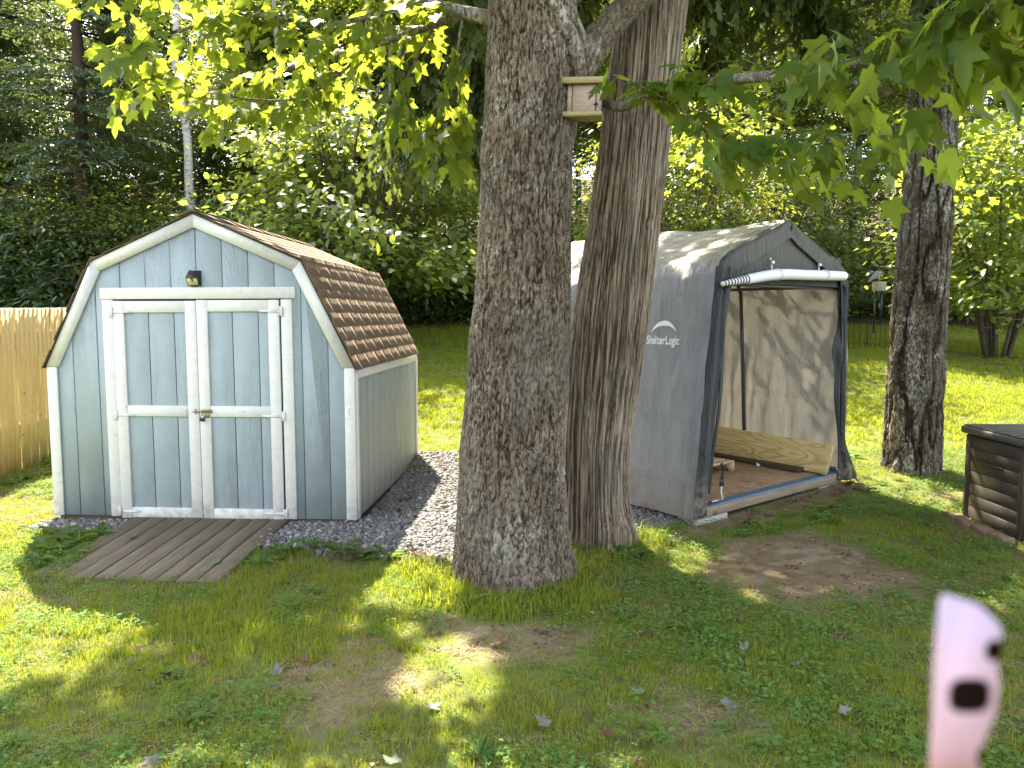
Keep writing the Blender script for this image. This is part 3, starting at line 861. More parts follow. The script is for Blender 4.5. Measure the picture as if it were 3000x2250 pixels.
# ---------------------------------------------------------------- ramp
ramp = thing('plank_ramp', 'weathered grey plank ramp sloping down from the shed doors', 'ramp', (-2.37, 5.945, 0), SHROT + R(-1.5))
RL, RS = 1.20, math.atan2(0.085, 1.2)
for k in range(9):
    x = -0.545 + k * 0.1385
    Mx = Matrix.Translation((x, -0.002, -0.012)) @ Matrix.Rotation(RS, 4, 'X') @ Matrix.Rotation(random.uniform(-0.004, 0.004), 4, 'Z') @ Matrix.Translation((0, -RL / 2 + random.uniform(-0.008, 0.008), random.uniform(-0.002, 0.002)))
    link('plank', MB().add(*cbox(0.1385 - random.uniform(0.006, 0.012), RL, 0.028, 0.003)).data('plank', RAMPW), ramp, mat4=Mx)
for x in (-0.56, 0.0, 0.58):
    MB().add([(x, -0.05, -0.03), (x, -1.1, -0.104), (x, -1.1, -0.14), (x, -0.05, -0.14), (x + 0.038, -0.05, -0.03), (x + 0.038, -1.1, -0.104), (x + 0.038, -1.1, -0.14), (x + 0.038, -0.05, -0.14)],
             [[0, 1, 2, 3], [7, 6, 5, 4], [0, 4, 5, 1], [1, 5, 6, 2], [2, 6, 7, 3], [3, 7, 4, 0]]).obj('joist', RAMPW, ramp)

# ---------------------------------------------------------------- stockade fence on the left
fence = thing('picket_fence', 'pale spruce stockade fence of tight upright pickets left of the blue shed', 'fence', (-5.02, 7.4, 0))
def picket_mesh(seed):
    r = np.random.default_rng(seed); h = 1.66
    th = np.linspace(-np.pi / 2, np.pi / 2, 6)
    sec = [(0.010 * math.cos(t), 0.0374 * math.sin(t)) for t in th]
    zs = [0, 0.55, 1.1, h]; V = []
    for z in zs:
        ox = r.uniform(-0.004, 0.004)
        V += [(x + ox, y, z) for x, y in sec]
    n = len(sec); F = []
    for i in range(3):
        for j in range(n): F.append([i * n + j, i * n + (j + 1) % n, (i + 1) * n + (j + 1) % n, (i + 1) * n + j])
    F += [list(range(n))[::-1], list(range(3 * n, 4 * n))]
    return MB().add(V, F).data('picket', PICKET)
PM = [picket_mesh(i) for i in range(5)]
for k in range(62):
    y = -1.4 + k * 0.0755
    wx = float(gh(-5, 7.4 + y))
    link('picket', PM[random.randrange(5)], fence, (random.uniform(-0.003, 0.003), y, -0.02 + 0.014 * (y + 1) + random.uniform(-0.002, 0.002)), (0, 0, random.uniform(-0.05, 0.05)))
for z in (0.35, 1.3):
    MB().add(*cbox(0.05, 4.7, 0.07, 0.006, (-0.03, 0.9, z + 0.1))).obj('rail', PICKET, fence)

# ---------------------------------------------------------------- platform and canopy shelter
W, L = SH_W, SH_L
plat = thing('wooden_platform', 'low wooden platform with strand board floor under the grey shelter', 'platform', (*SH_O, 0.0), SH_T)
MB().add(*cbox(W, 0.038, 0.089, 0.003, (W / 2, 0.019, 0.0455))).obj('beam', GREYW, plat)
MB().add(*cbox(W, 0.038, 0.089, 0.003, (W / 2, L - 0.019, 0.0455))).obj('beam', GREYW, plat)
for x in (0.019, W * 0.33, W * 0.66, W - 0.019):
    MB().add(*cbox(L - 0.08, 0.038, 0.088, 0.003)).obj('joist', GREYW, plat, loc=(x, L / 2, 0.0455), rot=(0, 0, R(90)))
for i, (b0, b1) in enumerate(((0.05, 1.24), (1.243, L - 0.01))):
    MB().add(*cbox(W - 0.02, b1 - b0, 0.012, 0.002, (W / 2, (b0 + b1) / 2, 0.0965))).obj('floor_sheet', OSB, plat)
nb = 60; V = []; rr = np.random.default_rng(3)
xsb = np.linspace(0.06, W - 0.0, nb)
rows = [(-0.004, 0.079), (-0.003, 0.0925), (0.022, 0.0955), (0.055, 0.106)]
wob = rr.uniform(-0.004, 0.004, (len(rows), nb))
for j, (b, z) in enumerate(rows):
    for i, x in enumerate(xsb): V.append((x, b + wob[j, i] * 0.8 - (0.002 if j < 1 else 0), z + (wob[j, i] * 0.8 if j in (0,) else abs(wob[j, i]) * 0.5)))
F = [[j * nb + i, j * nb + i + 1, (j + 1) * nb + i + 1, (j + 1) * nb + i] for j in range(len(rows) - 1) for i in range(nb - 1)]
MB().add(V, F).obj('edge_sheet', BLUEP, plat)
blk = thing('concrete_block', 'pale concrete block under the near corner of the wooden platform', 'block', (*shp(0.12, 0.10), -0.0505), SH_T)
MB().add(*cbox(0.40, 0.20, 0.095, 0.006)).obj('block_body', CONC, blk)
blk2 = thing('concrete_block', 'concrete block under the far right corner of the wooden platform', 'block', (*shp(W - 0.15, 0.12), -0.05), SH_T)
MB().add(*cbox(0.40, 0.20, 0.095, 0.006)).obj('block_body', CONC, blk2)

sh = thing('canopy_shelter', 'grey tarpaulin storage shelter with its white door rolled up and printed side', 'shelter', (*SH_O, 0.0), SH_T)
prof_c = np.array([(-0.145, 0.02), (-0.135, 0.12), (-0.092, 0.5), (-0.010, 1.2), (0.058, 1.78), (0.078, 1.92), (0.125, 2.01), (0.25, 2.085), (W / 2 - 0.10, 2.352), (W / 2 - 0.03, 2.388), (W / 2, 2.393)])
prof_r = [(W - x, z) for x, z in prof_c[-2::-1]]
prof_r[-5:] = [(W - 0.056, 1.78), (W - 0.015, 1.2), (W + 0.025, 0.5), (W + 0.045, 0.12), (W + 0.05, 0.02)]
prof_c = np.vstack([prof_c, prof_r])
seg = np.r_[0, np.cumsum(np.hypot(*np.diff(prof_c, axis=0).T))]
def cover_pt(s, b):
    """point of the cover for arc position s and depth b, with folds"""
    s = np.asarray(s, float); b = np.asarray(b, float)
    x = np.interp(s, seg, prof_c[:, 0]); z = np.interp(s, seg, prof_c[:, 1])
    dx = np.interp(s + 0.03, seg, prof_c[:, 0]) - np.interp(s - 0.03, seg, prof_c[:, 0])
    dz = np.interp(s + 0.03, seg, prof_c[:, 1]) - np.interp(s - 0.03, seg, prof_c[:, 1])
    ln = np.hypot(dx, dz) + 1e-9; nx, nz = -dz / ln, dx / ln
    half = seg[-1] / 2
    sd = np.minimum(s, seg[-1] - s)
    wall = sstep(2.0, 1.7, sd)
    f = 0.055 * (fbm(b * 7 + z * 1.3, z * 0.9, 0, 31, 3) - 0.5) * wall * sstep(0.0, 0.5, 2.05 - z)
    f = f + 0.034 * (fbm(b * 3 - z * 2.5, z * 3 + b, 4, 35, 4) - 0.5)
    f = f + 0.022 * np.abs(np.sin(b * 9 + 3 * vn(b * 2, z * 2, 1, 77))) * wall * sstep(0.55, 0.0, b) * sstep(0.3, 1.2, z)
    f = f - 0.03 * np.sin(np.pi * ((b / (L / 2)) % 1.0))**2 * (1 - wall) - 0.012 * np.sin(np.pi * ((b / (L / 2)) % 1.0))**2 * wall
    f = f + 0.024 * (1 - np.abs(2 * vn(b * 8 + z * 0.5, z * 0.45, 2, 95) - 1))**5 * wall * sstep(1.65, 0.9, z) + 0.010 * (np.abs(z - 1.29) < 0.012) * wall + 0.008 * (np.abs(z - 0.80) < 0.012) * wall + 0.010 * sstep(0.05, 0.0, np.abs(z - 0.31)) * wall
    f = f + 0.022 * wall * sstep(0.26, 0.05, z) * vn(b * 5, 0.3, 0, 41)
    zz = z + nz * f
    zz = zz - 0.025 * sstep(1.65, 1.95, sd) * sstep(2.5, 2.0, sd) * sstep(0.2, 1.3, b)
    return x + nx * f, zz
ns, nbb = 170, 110
S, Bv = np.meshgrid(np.linspace(0, seg[-1], ns), np.linspace(-0.015, L + 0.02, nbb))
X, Z = cover_pt(S, Bv)
V = np.stack([X, Bv + 0.006 * (fbm(S * 4, Bv * 4, 0, 5) - 0.5), Z], -1).reshape(-1, 3)
i = (np.arange(nbb - 1)[:, None] * ns + np.arange(ns - 1)[None]).ravel()
F = np.stack([i, i + 1, i + 1 + ns, i + ns], 1)
# winding: outward normals so the pale lining is the back side
def fix_wind(V, F, inside):
    c = V[F].mean(1); nrm = np.cross(V[F[:, 1]] - V[F[:, 0]], V[F[:, 2]] - V[F[:, 0]])
    flip = (nrm * (c - np.asarray(inside))).sum(1) < 0
    F = F.copy(); F[flip] = F[flip][:, ::-1]; return F
obj('cover', V, fix_wind(V, F, (W / 2, L / 2, 1.0)), TARP, sh, smooth=True)
# rear wall
zt = np.linspace(0.03, 1, 40); xt = np.linspace(0, 1, 40)
def roofz(x):
    x = np.minimum(x, W - x); return np.interp(x, prof_c[4:11, 0], prof_c[4:11, 1])
XX, TT = np.meshgrid(0.03 + xt * (W - 0.06), zt)
ZZ = 0.03 + (roofz(XX) - 0.04) * TT
V = np.stack([XX, L - 0.02 + 0.03 * (fbm(XX * 4, ZZ * 1.5, 0, 71) - 0.5), ZZ], -1).reshape(-1, 3)
i = (np.arange(39)[:, None] * 40 + np.arange(39)[None]).ravel(); F = np.stack([i, i + 1, i + 41, i + 40], 1)
obj('rear_panel', V, fix_wind(V, F, (W / 2, L / 2, 1.0)), TARP, sh, smooth=True)

def sheet(name, fn, nu, nv, mat, parent, th=0.004, inside=None):
    """a cloth sheet given by fn(u,v) with real thickness"""
    U, Vv = np.meshgrid(np.linspace(0, 1, nu), np.linspace(0, 1, nv))
    P = np.stack(fn(U, Vv), -1).reshape(-1, 3)
    i = (np.arange(nv - 1)[:, None] * nu + np.arange(nu - 1)[None]).ravel()
    F = np.stack([i, i + 1, i + 1 + nu, i + nu], 1)
    if inside is not None: F = fix_wind(P, F, inside)
    o = obj(name, P, F, mat, parent, smooth=True)
    if th:
        md = o.modifiers.new('thickness', 'SOLIDIFY'); md.thickness = th; md.offset = -1
    return o
INS = (W / 2, 1.2, 1.0)
# folded fabric strips at both sides of the opening
def left_strip(u, v):
    z = 0.03 + v * 1.93
    wdt = 0.155 + 0.05 * sstep(0.75, 1.0, v) - 0.015 * np.sin(v * 7)
    edge = np.interp(z, prof_c[:6, 1], prof_c[:6, 0])
    x = edge - 0.012 + u * wdt
    fold = 0.028 * (fbm(u * 3.2 + 0.5 * v, v * 2.2, 0, 51, 3) - 0.5) + 0.016 * np.sin(u * 11 + v * 2.5) * (0.4 + 0.6 * v) + 0.012 * (fbm(u * 5, v * 16, 0, 58, 2) - 0.5) * sstep(0.6, 1, v)
    return x, -0.022 + fold - 0.02 * np.sin(u * np.pi), z
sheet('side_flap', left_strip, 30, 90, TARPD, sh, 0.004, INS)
def right_strip(u, v):
    z = 0.02 + v * 1.95
    edge = W + np.interp(z, [0, 0.5, 1.2, 1.8, 1.95], [0.03, 0.015, -0.03, -0.058, -0.085])
    x = edge + 0.012 + 0.10 * sstep(0.22, 0.0, v)**1.5 * (1 - u) - u * (0.115 + 0.03 * sstep(0.6, 0.9, v))
    return x, -0.020 - 0.07 * sstep(0.25, 0.0, v) * (1 - u) + 0.018 * np.sin(u * 9 + v * 3) + 0.02 * (fbm(u * 3, v * 3, 0, 52) - 0.5), z
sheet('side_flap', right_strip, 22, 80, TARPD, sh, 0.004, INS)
def webbing(xf, zf0, zf1, wv, y0, wavy=0.0):
    P = []
    for v in np.linspace(0, 1, 60):
        z = zf0 + (zf1 - zf0) * v
        P.append((xf(z) + wavy * (vn(z * 2.2, 0.5, 0, 88) - 0.5), y0 - 0.01 + 0.012 * math.sin(z * 5), z))
    P = np.array(P); V = np.concatenate([P + (wv / 2, 0, 0), P + (-wv / 2, 0, 0), P + (-wv / 2, 0.01, 0), P + (wv / 2, 0.01, 0)])
    n = len(P); F = []
    for i in range(n - 1):
        for k in range(4): F.append([k * n + i, k * n + i + 1, ((k + 1) % 4) * n + i + 1, ((k + 1) % 4) * n + i])
    return V, F
lx_ = lambda z: np.interp(z, prof_c[:6, 1], prof_c[:6, 0]) + 0.145 + 0.0 * z + 0.04 * max(0, (z - 1.5)) 
MB().add(*webbing(lx_, 0.2, 1.86, 0.034, -0.032)).obj('zip_edge', BLACKF, sh, smooth=True)
def right_flap(u, v):
    z = 0.14 + v * 1.72
    edge = W + np.interp(z, [0, 0.5, 1.2, 1.8], [0.03, 0.015, -0.03, -0.058]) - 0.085
    bulge = 0.075 * np.exp(-((z - 1.28) / 0.16)**2) + 0.03 * np.exp(-((z - 0.85) / 0.3)**2)
    x = edge - u * (0.045 + bulge) + 0.01 * np.sin(z * 6)
    return x, -0.012 + 0.03 * np.sin(u * 5 + z * 3) * (0.3 + bulge * 8), z
sheet('folded_door_edge', right_flap, 14, 70, BLACKF, sh, 0.006, INS)
# gable and fascia
def gable(u, v):
    x = 0.10 + u * (W - 0.20); zt_ = roofz(x) - 0.015
    z = 1.84 + (zt_ - 1.84) * v
    return x, -0.008 + 0.02 * (fbm(x * 5, z * 5, 0, 61) - 0.5), z
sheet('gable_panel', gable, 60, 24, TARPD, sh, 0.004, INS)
for s in (0, 1):
    def fas(u, v, s=s):
        x = 0.055 + u * (W / 2 - 0.055)
        zt_ = np.interp(x, prof_c[4:11, 0], prof_c[4:11, 1])
        wd = 0.165 + 0.02 * np.sin(u * 3)
        z = zt_ + 0.006 - v * wd
        y = -0.036 + 0.05 * sstep(0.25, 0.0, v) + 0.016 * (fbm(x * 6 + 9 * s, v * 3, 0, 63) - 0.5) + 0.02 * (fbm(x * 16, v * 3, s, 66, 2) - 0.5) * (np.exp(-((u - 0.96) / 0.06)**2) + np.exp(-((u - 0.02) / 0.10)**2))
        return (x if s == 0 else W - x), y, z
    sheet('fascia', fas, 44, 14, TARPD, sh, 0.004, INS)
# rolled door with striped cone end
rp = smooth_path([(0.055, -0.085, 1.822), (0.20, -0.085, 1.842), (0.38, -0.08, 1.866), (0.81, -0.075, 1.918), (1.3, -0.075, 1.93), (1.8, -0.075, 1.940), (1.92, -0.07, 1.942)], 60)
rr_ = np.interp(rp[:, 0], [0.05, 0.38, 0.6, 0.81, 1.8, 1.92], [0.019, 0.038, 0.042, 0.045, 0.043, 0.041])
MB().add(*tube(rp, rr_, 20, jitter=0.03, seed=2)).obj('rolled_door', WHITEF, sh, smooth=True)
MB().add(*tube([(1.918, -0.07, 1.942), (1.95, -0.07, 1.942), (1.985, -0.07, 1.942)], [0.043, 0.040, 0.026], 18)).obj('roll_end', BLACKF, sh, smooth=True)
for k in range(9):
    f = 0.07 + k * 0.036; j = np.interp(f, rp[:, 0], np.arange(len(rp))); j0 = int(j)
    c = rp[j0] + (rp[min(j0 + 1, len(rp) - 1)] - rp[j0]) * (j - j0); r0 = np.interp(f, rp[:, 0], rr_)
    MB().add(*tube([c + (-0.0065, 0, 0), c + (0.0065, 0, 0)], r0 + 0.0035, 18)).obj('roll_stripe', BLACKF, sh, smooth=False)
for ca, cz, top in ((0.815, 1.918, 2.02), (1.56, 1.938, 2.03)):
    for q in (-0.012, 0.012):
        t = np.linspace(0.1, np.pi * 1.95, 22)
        loop = [(ca - 0.02, -0.025, top)] + [(ca + q + 0.006 * math.sin(a_), -0.075 + 0.047 * math.cos(a_ + 0.3), cz + 0.047 * math.sin(a_ + 0.3)) for a_ in t] + [(ca - 0.015, -0.03, top)]
        MB().add(*tube(loop, 0.0026, 5)).obj('tie_cord', CORD, sh)
    MB().add(*tube([(ca - 0.018, -0.03, top), (ca - 0.018, -0.052, top - 0.004)], [0.016, 0.013], 12)).obj('button', WHITEF, sh)
    MB().add(*tube([(ca - 0.036, -0.02, top + 0.028), (ca - 0.036, -0.034, top + 0.026)], [0.009, 0.009], 10)).obj('button', WHITEF, sh)
# steel frame
for b in (0.035, 1.10, L - 0.05):
    for s in (0, 1):
        q = [(x + 0.035, b, z) if s == 0 else (W - x - 0.035, b, z) for x, z in ((-0.09, 0.10), (0.0, 1.2), (0.056, 1.80))]
        MB().add(*tube(q, 0.019, 10)).obj('pole', POLE, sh, smooth=True)
        q = [(x, b, z) if s == 0 else (W - x, b, z) for x, z in ((0.091, 1.80), (0.16, 1.91), (0.29, 1.985), (W / 2, 2.30))]
        MB().add(*tube(smooth_path(q, 12), 0.019, 10)).obj('roof_pole', POLE, sh, smooth=True)
for x, z in ((0.165, 1.85), (W - 0.165, 1.85), (W / 2, 2.30), (0.05, 0.125), (W - 0.05, 0.125)):
    MB().add(*tube([(x, 0.03, z), (x, L - 0.05, z)], 0.016, 8)).obj('rail', POLE, sh, smooth=True)
MB().add(*tube([(0.10, 0.035, 1.83), (W - 0.10, 0.035, 1.83)], 0.014, 8)).obj('header_rail', POLE, sh, smooth=True)
MB().add(*tube([(0.075, -0.015, 0.125), (0.20, -0.015, 0.122)], 0.012, 10)).obj('foot_pipe', STEEL, sh)
mb = MB(); mb.add(*cbox(0.05, 0.012, 0.06, 0.004, (0.175, -0.035, 0.27)))
mb.add(*tube(smooth_path([(0.165, -0.035, 0.42), (0.19, -0.04, 0.36), (0.17, -0.038, 0.30)], 8), 0.012, 6)); mb.obj('zip_pull', BLACKF, sh)
MB().add(*tube(smooth_path([(0.165, -0.04, 0.24), (0.165, -0.04, 0.19), (0.175, -0.04, 0.165), (0.19, -0.04, 0.13)], 10), 0.006, 6)).obj('tie_cord', CORD, sh)
# printed emblem and lettering on the left side
def side_xz(b, z):
    s = np.interp(z, prof_c[:6, 1], seg[:6]); x, _ = cover_pt(s, b); return x
tc = bpy.data.curves.new('lettering', 'FONT'); tc.body = 'ShelterLogic'; tc.size = 1.0; tc.offset = 0.022
tmp = bpy.data.objects.new('tmp_text', tc); COL.objects.link(tmp)
dg = bpy.context.evaluated_depsgraph_get()
tm = bpy.data.meshes.new_from_object(tmp.evaluated_get(dg))
bpy.data.objects.remove(tmp); bpy.data.curves.remove(tc)
tv = np.array([v.co[:] for v in tm.vertices]); 
wtx = tv[:, 0].max() - tv[:, 0].min()
lb0, lb1, lz0 = 0.618, 0.282, 1.352
bb = lb0 + (tv[:, 0] - tv[:, 0].min()) / wtx * (lb1 - lb0); zz = lz0 + tv[:, 1] * 0.098
for v, b_, z_, x_ in zip(tm.vertices, bb, zz, side_xz(bb, zz)): v.co = (x_ - 0.005, b_, z_)
tm.materials.clear(); tm.materials.append(PRINT); tm.name = 'lettering'
link('lettering', tm, sh)
rg = bpy.data.curves.new('reg', 'FONT'); rg.body = '\u00ae'; rg.size = 1.0
tmp = bpy.data.objects.new('tmp_text', rg); COL.objects.link(tmp)
dg = bpy.context.evaluated_depsgraph_get(); tm2 = bpy.data.meshes.new_from_object(tmp.evaluated_get(dg))
bpy.data.objects.remove(tmp); bpy.data.curves.remove(rg)
if len(tm2.vertices):
    for v in tm2.vertices:
        b_ = 0.279 - v.co.x * 0.018; z_ = 1.408 + v.co.y * 0.018; v.co = (float(side_xz(b_, z_)) - 0.005, b_, z_)
    tm2.materials.clear(); tm2.materials.append(PRINT); link('lettering', tm2, sh)
t = np.linspace(0, 1, 26)
ob = 0.575 - t * 0.26; oz = 1.438 + 0.098 * (1 - (2 * t - 1)**2)**0.85 + 0.012 * t
iz = 1.438 + 0.058 * (1 - (2 * t - 1)**2)**0.85 + 0.012 * t
iz[0] = oz[0]; iz[-1] = oz[-1] + 0.0
V = [(float(side_xz(b_, z_)) - 0.005, b_, z_) for b_, z_ in zip(ob, oz)] + [(float(side_xz(b_, z_)) - 0.005, b_, z_) for b_, z_ in zip(ob, iz)]
MB().add(V, [[i, i + 1, 27 + i, 26 + i] for i in range(25)]).obj('emblem', PRINT, sh)

def at_sh(a, b, z): x, y = shp(a, b); return (x, y, z)
# things inside the shelter
wb = thing('wooden_board', 'wide new yellow pine board leaning along the inside right wall of the shelter', 'board')
p0 = Vector(at_sh(1.82, -0.02, 0.105)); p1 = Vector(at_sh(1.88, 2.3, 0.17)); ax = (p1 - p0); Lb = ax.length; ax.normalize()
side_v = Vector((SH_U[0], SH_U[1], 0)) * 0.42 + Vector((0, 0, 1)); side_v = (side_v - ax * side_v.dot(ax)).normalized()
nv_ = ax.cross(side_v)
wb.matrix_basis = Matrix(((ax.x, nv_.x, side_v.x, p0.x), (ax.y, nv_.y, side_v.y, p0.y), (ax.z, nv_.z, side_v.z, p0.z), (0, 0, 0, 1)))
MB().add(*cbox(Lb, 0.038, 0.286, 0.004, (Lb / 2, 0, 0.145))).obj('plank', TREAT, wb)
dk = thing('dark_lumber', 'old dark brown lumber lying on the floor behind the leaning board', 'lumber', at_sh(1.86, 1.25, 0.1035), SH_T + R(86))
MB().add(*cbox(2.1, 0.14, 0.045, 0.004, (0, 0, 0.0225))).obj('timber', DARKW, dk)
sm = thing('short_timber', 'short weathered timber standing in the front right corner of the shelter', 'lumber', at_sh(1.98, 0.06, 0.1035), SH_T)
MB().add(*cbox(0.05, 0.035, 0.19, 0.004, (0, 0, 0.095))).obj('timber', GREYW, sm)
pa = thing('wooden_pallet', 'small raw wood pallet on the strand board floor inside the shelter', 'pallet', at_sh(1.34, 0.64, 0.1035), SH_T)
for k in range(6): MB().add(*cbox(0.90, 0.088, 0.016, 0.002)).obj('slat', PALLW, pa, loc=(-0.45, 0.045 + k * 0.105, 0.094))
for x in (-0.022, -0.45, -0.878):
    V = [(0, 0.085), (0, 0), (0.10, 0), (0.12, 0.035), (0.24, 0.035), (0.26, 0), (0.36, 0), (0.38, 0.035), (0.50, 0.035), (0.52, 0), (0.62, 0), (0.62, 0.085)]
    VV = [(x - 0.019, b, z) for b, z in V] + [(x + 0.019, b, z) for b, z in V]; n = len(V)
    F = [[i, i + n, (i + 1) % n + n, (i + 1) % n] for i in range(n)]
    for off, fl in ((0, 1), (n, -1)):
        for q in ([0, 1, 2, 3], [0, 3, 4, 7], [7, 4, 5, 6], [0, 7, 8, 11], [11, 8, 9, 10]):
            F.append([off + k for k in q][::fl])
    MB().add(VV, F).obj('stringer', PALLW, pa)
pc = thing('paper_scrap', 'small white paper scrap on the shelter floor below the leaning board', 'paper', at_sh(1.70, 0.62, 0.107), 0.6)
MB().add([(0, 0, 0), (0.07, 0.01, 0.002), (0.05, 0.05, 0.03), (0.01, 0.03, 0.012), (0, 0, 0.003), (0.07, 0.01, 0.005), (0.05, 0.05, 0.033), (0.01, 0.03, 0.015)], [[3, 2, 1, 0], [4, 5, 6, 7], [0, 1, 5, 4], [1, 2, 6, 5], [2, 3, 7, 6], [3, 0, 4, 7]]).obj('scrap', WHITEF, pc)

# ---------------------------------------------------------------- deck box at the right
db = thing('deck_box', 'dark brown resin deck box with plank ridges at the right edge of the lawn', 'storage box', (3.66, 5.42, -0.05))
BW, BD, BH = 1.25, 0.72, 0.66
def ridged(nm, w, mat4):
    zs = np.linspace(0, BH, 8)
    for k in range(7):
        MB().add(*cbox(w, 0.022, BH / 7 - 0.0022, 0.0015)).obj(nm, BOXP, db, mat4=mat4 @ Matrix.Translation((w / 2, 0, 0.02 + (k + 0.5) * BH / 7)))
ridged('panel_board', BD - 0.10, Matrix.Translation((0.018, 0.05, 0)) @ Matrix.Rotation(R(90), 4, 'Z'))
ridged('panel_board', BW - 0.10, Matrix.Translation((0.05, 0.018, 0)))
MB().add(*cbox(BW - 0.06, BD - 0.06, BH + 0.01, 0.005, (BW / 2 + 0.005, BD / 2 + 0.005, BH / 2 + 0.02))).obj('inner_bin', BLKP, db)
for x in (0.03, BW - 0.03):
    for y in (0.03, BD - 0.03):
        MB().add(*cbox(0.062, 0.062, BH + 0.015, 0.012, (x, y, BH / 2 + 0.02))).obj('corner_post', BOXP, db)
MB().add(*cbox(0.02, 0.30, 0.022, 0.004, (0.004, BD * 0.55, BH * 0.735))).obj('handle_slot', BLKP, db)
lid = MB()
lid.obj if False else None
lp = bpy.data.objects.new('lid', None); COL.objects.link(lp); lp.parent = db
MB().add(*cbox(BW + 0.06, BD + 0.06, 0.055, 0.012, (BW / 2, BD / 2, BH + 0.062))).obj('lid_rim', BOXL, lp)
for k in range(7):
    MB().add(*cbox(BW + 0.02, (BD + 0.03) / 7 - 0.008, 0.014, 0.005, (BW / 2, -0.012 + (k + 0.5) * (BD + 0.03) / 7, BH + 0.095))).obj('lid_plank', BOXL, lp)
be = thing('brick_edging', 'reddish clay edging strip on the ground along the deck box', 'edging', (3.57, 5.40, -0.055))
for k in range(4):
    MB().add(*cbox(0.09, 0.195, 0.06, 0.006)).obj('brick', BRICK, be, loc=(random.uniform(-0.01, 0.01), 0.10 + k * 0.205, 0.012), rot=(0, 0, random.uniform(-0.05, 0.05)))
st = thing('low_wooden_step', 'end of a low yellowish wooden step beside the deck box', 'step', (3.67, 5.30, -0.06))
MB().add(*cbox(0.9, 0.20, 0.035, 0.004, (0.47, -0.04, 0.16))).obj('tread', TREAT, st)
for x in (0.10, 0.8): MB().add(*cbox(0.05, 0.14, 0.142, 0.004, (x, -0.04, 0.07))).obj('leg', GREYW, st)

# ---------------------------------------------------------------- birdhouse
bh = thing('birdhouse', 'small weathered wooden birdhouse hung between the two large trunks', 'birdhouse', (0.428, 4.745, 2.76), R(-6))
bh.rotation_euler = (0, R(1.5), R(-9))
MB().add(*cbox(0.235, 0.20, 0.028, 0.006)).obj('floor_board', PINEB, bh, loc=(0, -0.005, 0.012), rot=(R(4), 0, 0))
MB().add(*cbox(0.135, 0.016, 0.162, 0.003)).obj('front_panel', CEDW, bh, loc=(0.006, -0.072, 0.104))
for x in (-0.079, 0.092): MB().add(*cbox(0.028, 0.145, 0.178, 0.003)).obj('side_panel', CEDW, bh, loc=(x, 0.0, 0.111))
MB().add(*cbox(0.19, 0.014, 0.24, 0.003)).obj('back_panel', PINEB, bh, loc=(0.0, 0.078, 0.13))
MB().add(*cbox(0.255, 0.215, 0.036, 0.005)).obj('roof_panel', PINEB, bh, loc=(0.0, -0.015, 0.222), rot=(R(16), 0, 0))
MB().add(*cbox(0.018, 0.10, 0.085, 0.003)).obj('gable_block', PINEB, bh, loc=(-0.105, 0.03, 0.172))
MB().add(*tube([(0.065, -0.082, 0.063), (0.088, -0.086, 0.066)], [0.004, 0.008], 8)).obj('latch', BLKP, bh)

# ---------------------------------------------------------------- wind chime on the right tree
hb = thing('hanging_bracket', 'thin dark iron bracket on the left side of the lichen covered trunk', 'bracket', (3.86, 7.55, 2.03))
MB().add(*tube(smooth_path([(0, 0, -0.02), (-0.08, -0.02, 0.0), (-0.2, -0.03, 0.015), (-0.30, -0.04, -0.005), (-0.32, -0.04, 0.02)], 14), 0.006, 6)).obj('arm', WIRE, hb)
wc = thing('wind_chime', 'wind chime of dark tubes under a pale block with a grey bird ornament', 'wind chime', (3.56, 7.51, 1.83))
MB().add(*tube([(0, 0, 0.20), (0.0, 0, 0.09)], 0.0022, 5)).obj('cord', CORD, wc)
MB().add(*cbox(0.105, 0.09, 0.095, 0.012, (0.0, 0, 0.035))).obj('top_block', CHIMEW, wc)
for x, y, z0, z1 in ((-0.042, -0.01, -0.02, -0.42), (-0.018, 0.03, -0.02, -0.30), (0.032, 0.0, -0.02, -0.22), (0.01, -0.03, -0.02, -0.34)):
    MB().add(*tube([(x, y, z0 + 0.02), (x, y, z1)], 0.0085, 8)).obj('tube', CHIMET, wc, smooth=True)
bp = smooth_path([(-0.115, 0, 0.075), (-0.07, 0, 0.115), (-0.03, 0, 0.145), (0.0, 0, 0.165), (0.022, 0, 0.160)], 14)
MB().add(*tube(bp, np.interp(np.linspace(0, 1, 14), [0, 0.3, 0.6, 0.8, 0.93, 1], [0.005, 0.022, 0.030, 0.021, 0.016, 0.003]), 10)).obj('bird_ornament', BIRD, wc, smooth=True)

# ---------------------------------------------------------------- garden wire fence far right
wf = thing('wire_fence', 'low black wire garden fence at the back of the lawn', 'fence', (7.3, 15.6, float(gh(7.3, 15.6))))
mb = MB()
for k in range(22):
    x = -1.2 + k * 0.105; mb.add(*tube([(x, 0.02 * math.sin(k), -0.05), (x, 0.02 * math.sin(k), 0.52)], 0.006, 4))
mb.obj('upright_wires', WIRE, wf)
for z in (0.10, 0.50): MB().add(*tube([(-1.2, 0, z), (1.05, 0, z)], 0.004, 4)).obj('rail_wire', WIRE, wf)
for x in (-1.2, -0.1, 1.05): MB().add(*tube([(x, 0, -0.1), (x, 0, 0.62)], 0.012, 6)).obj('post', WIRE, wf)

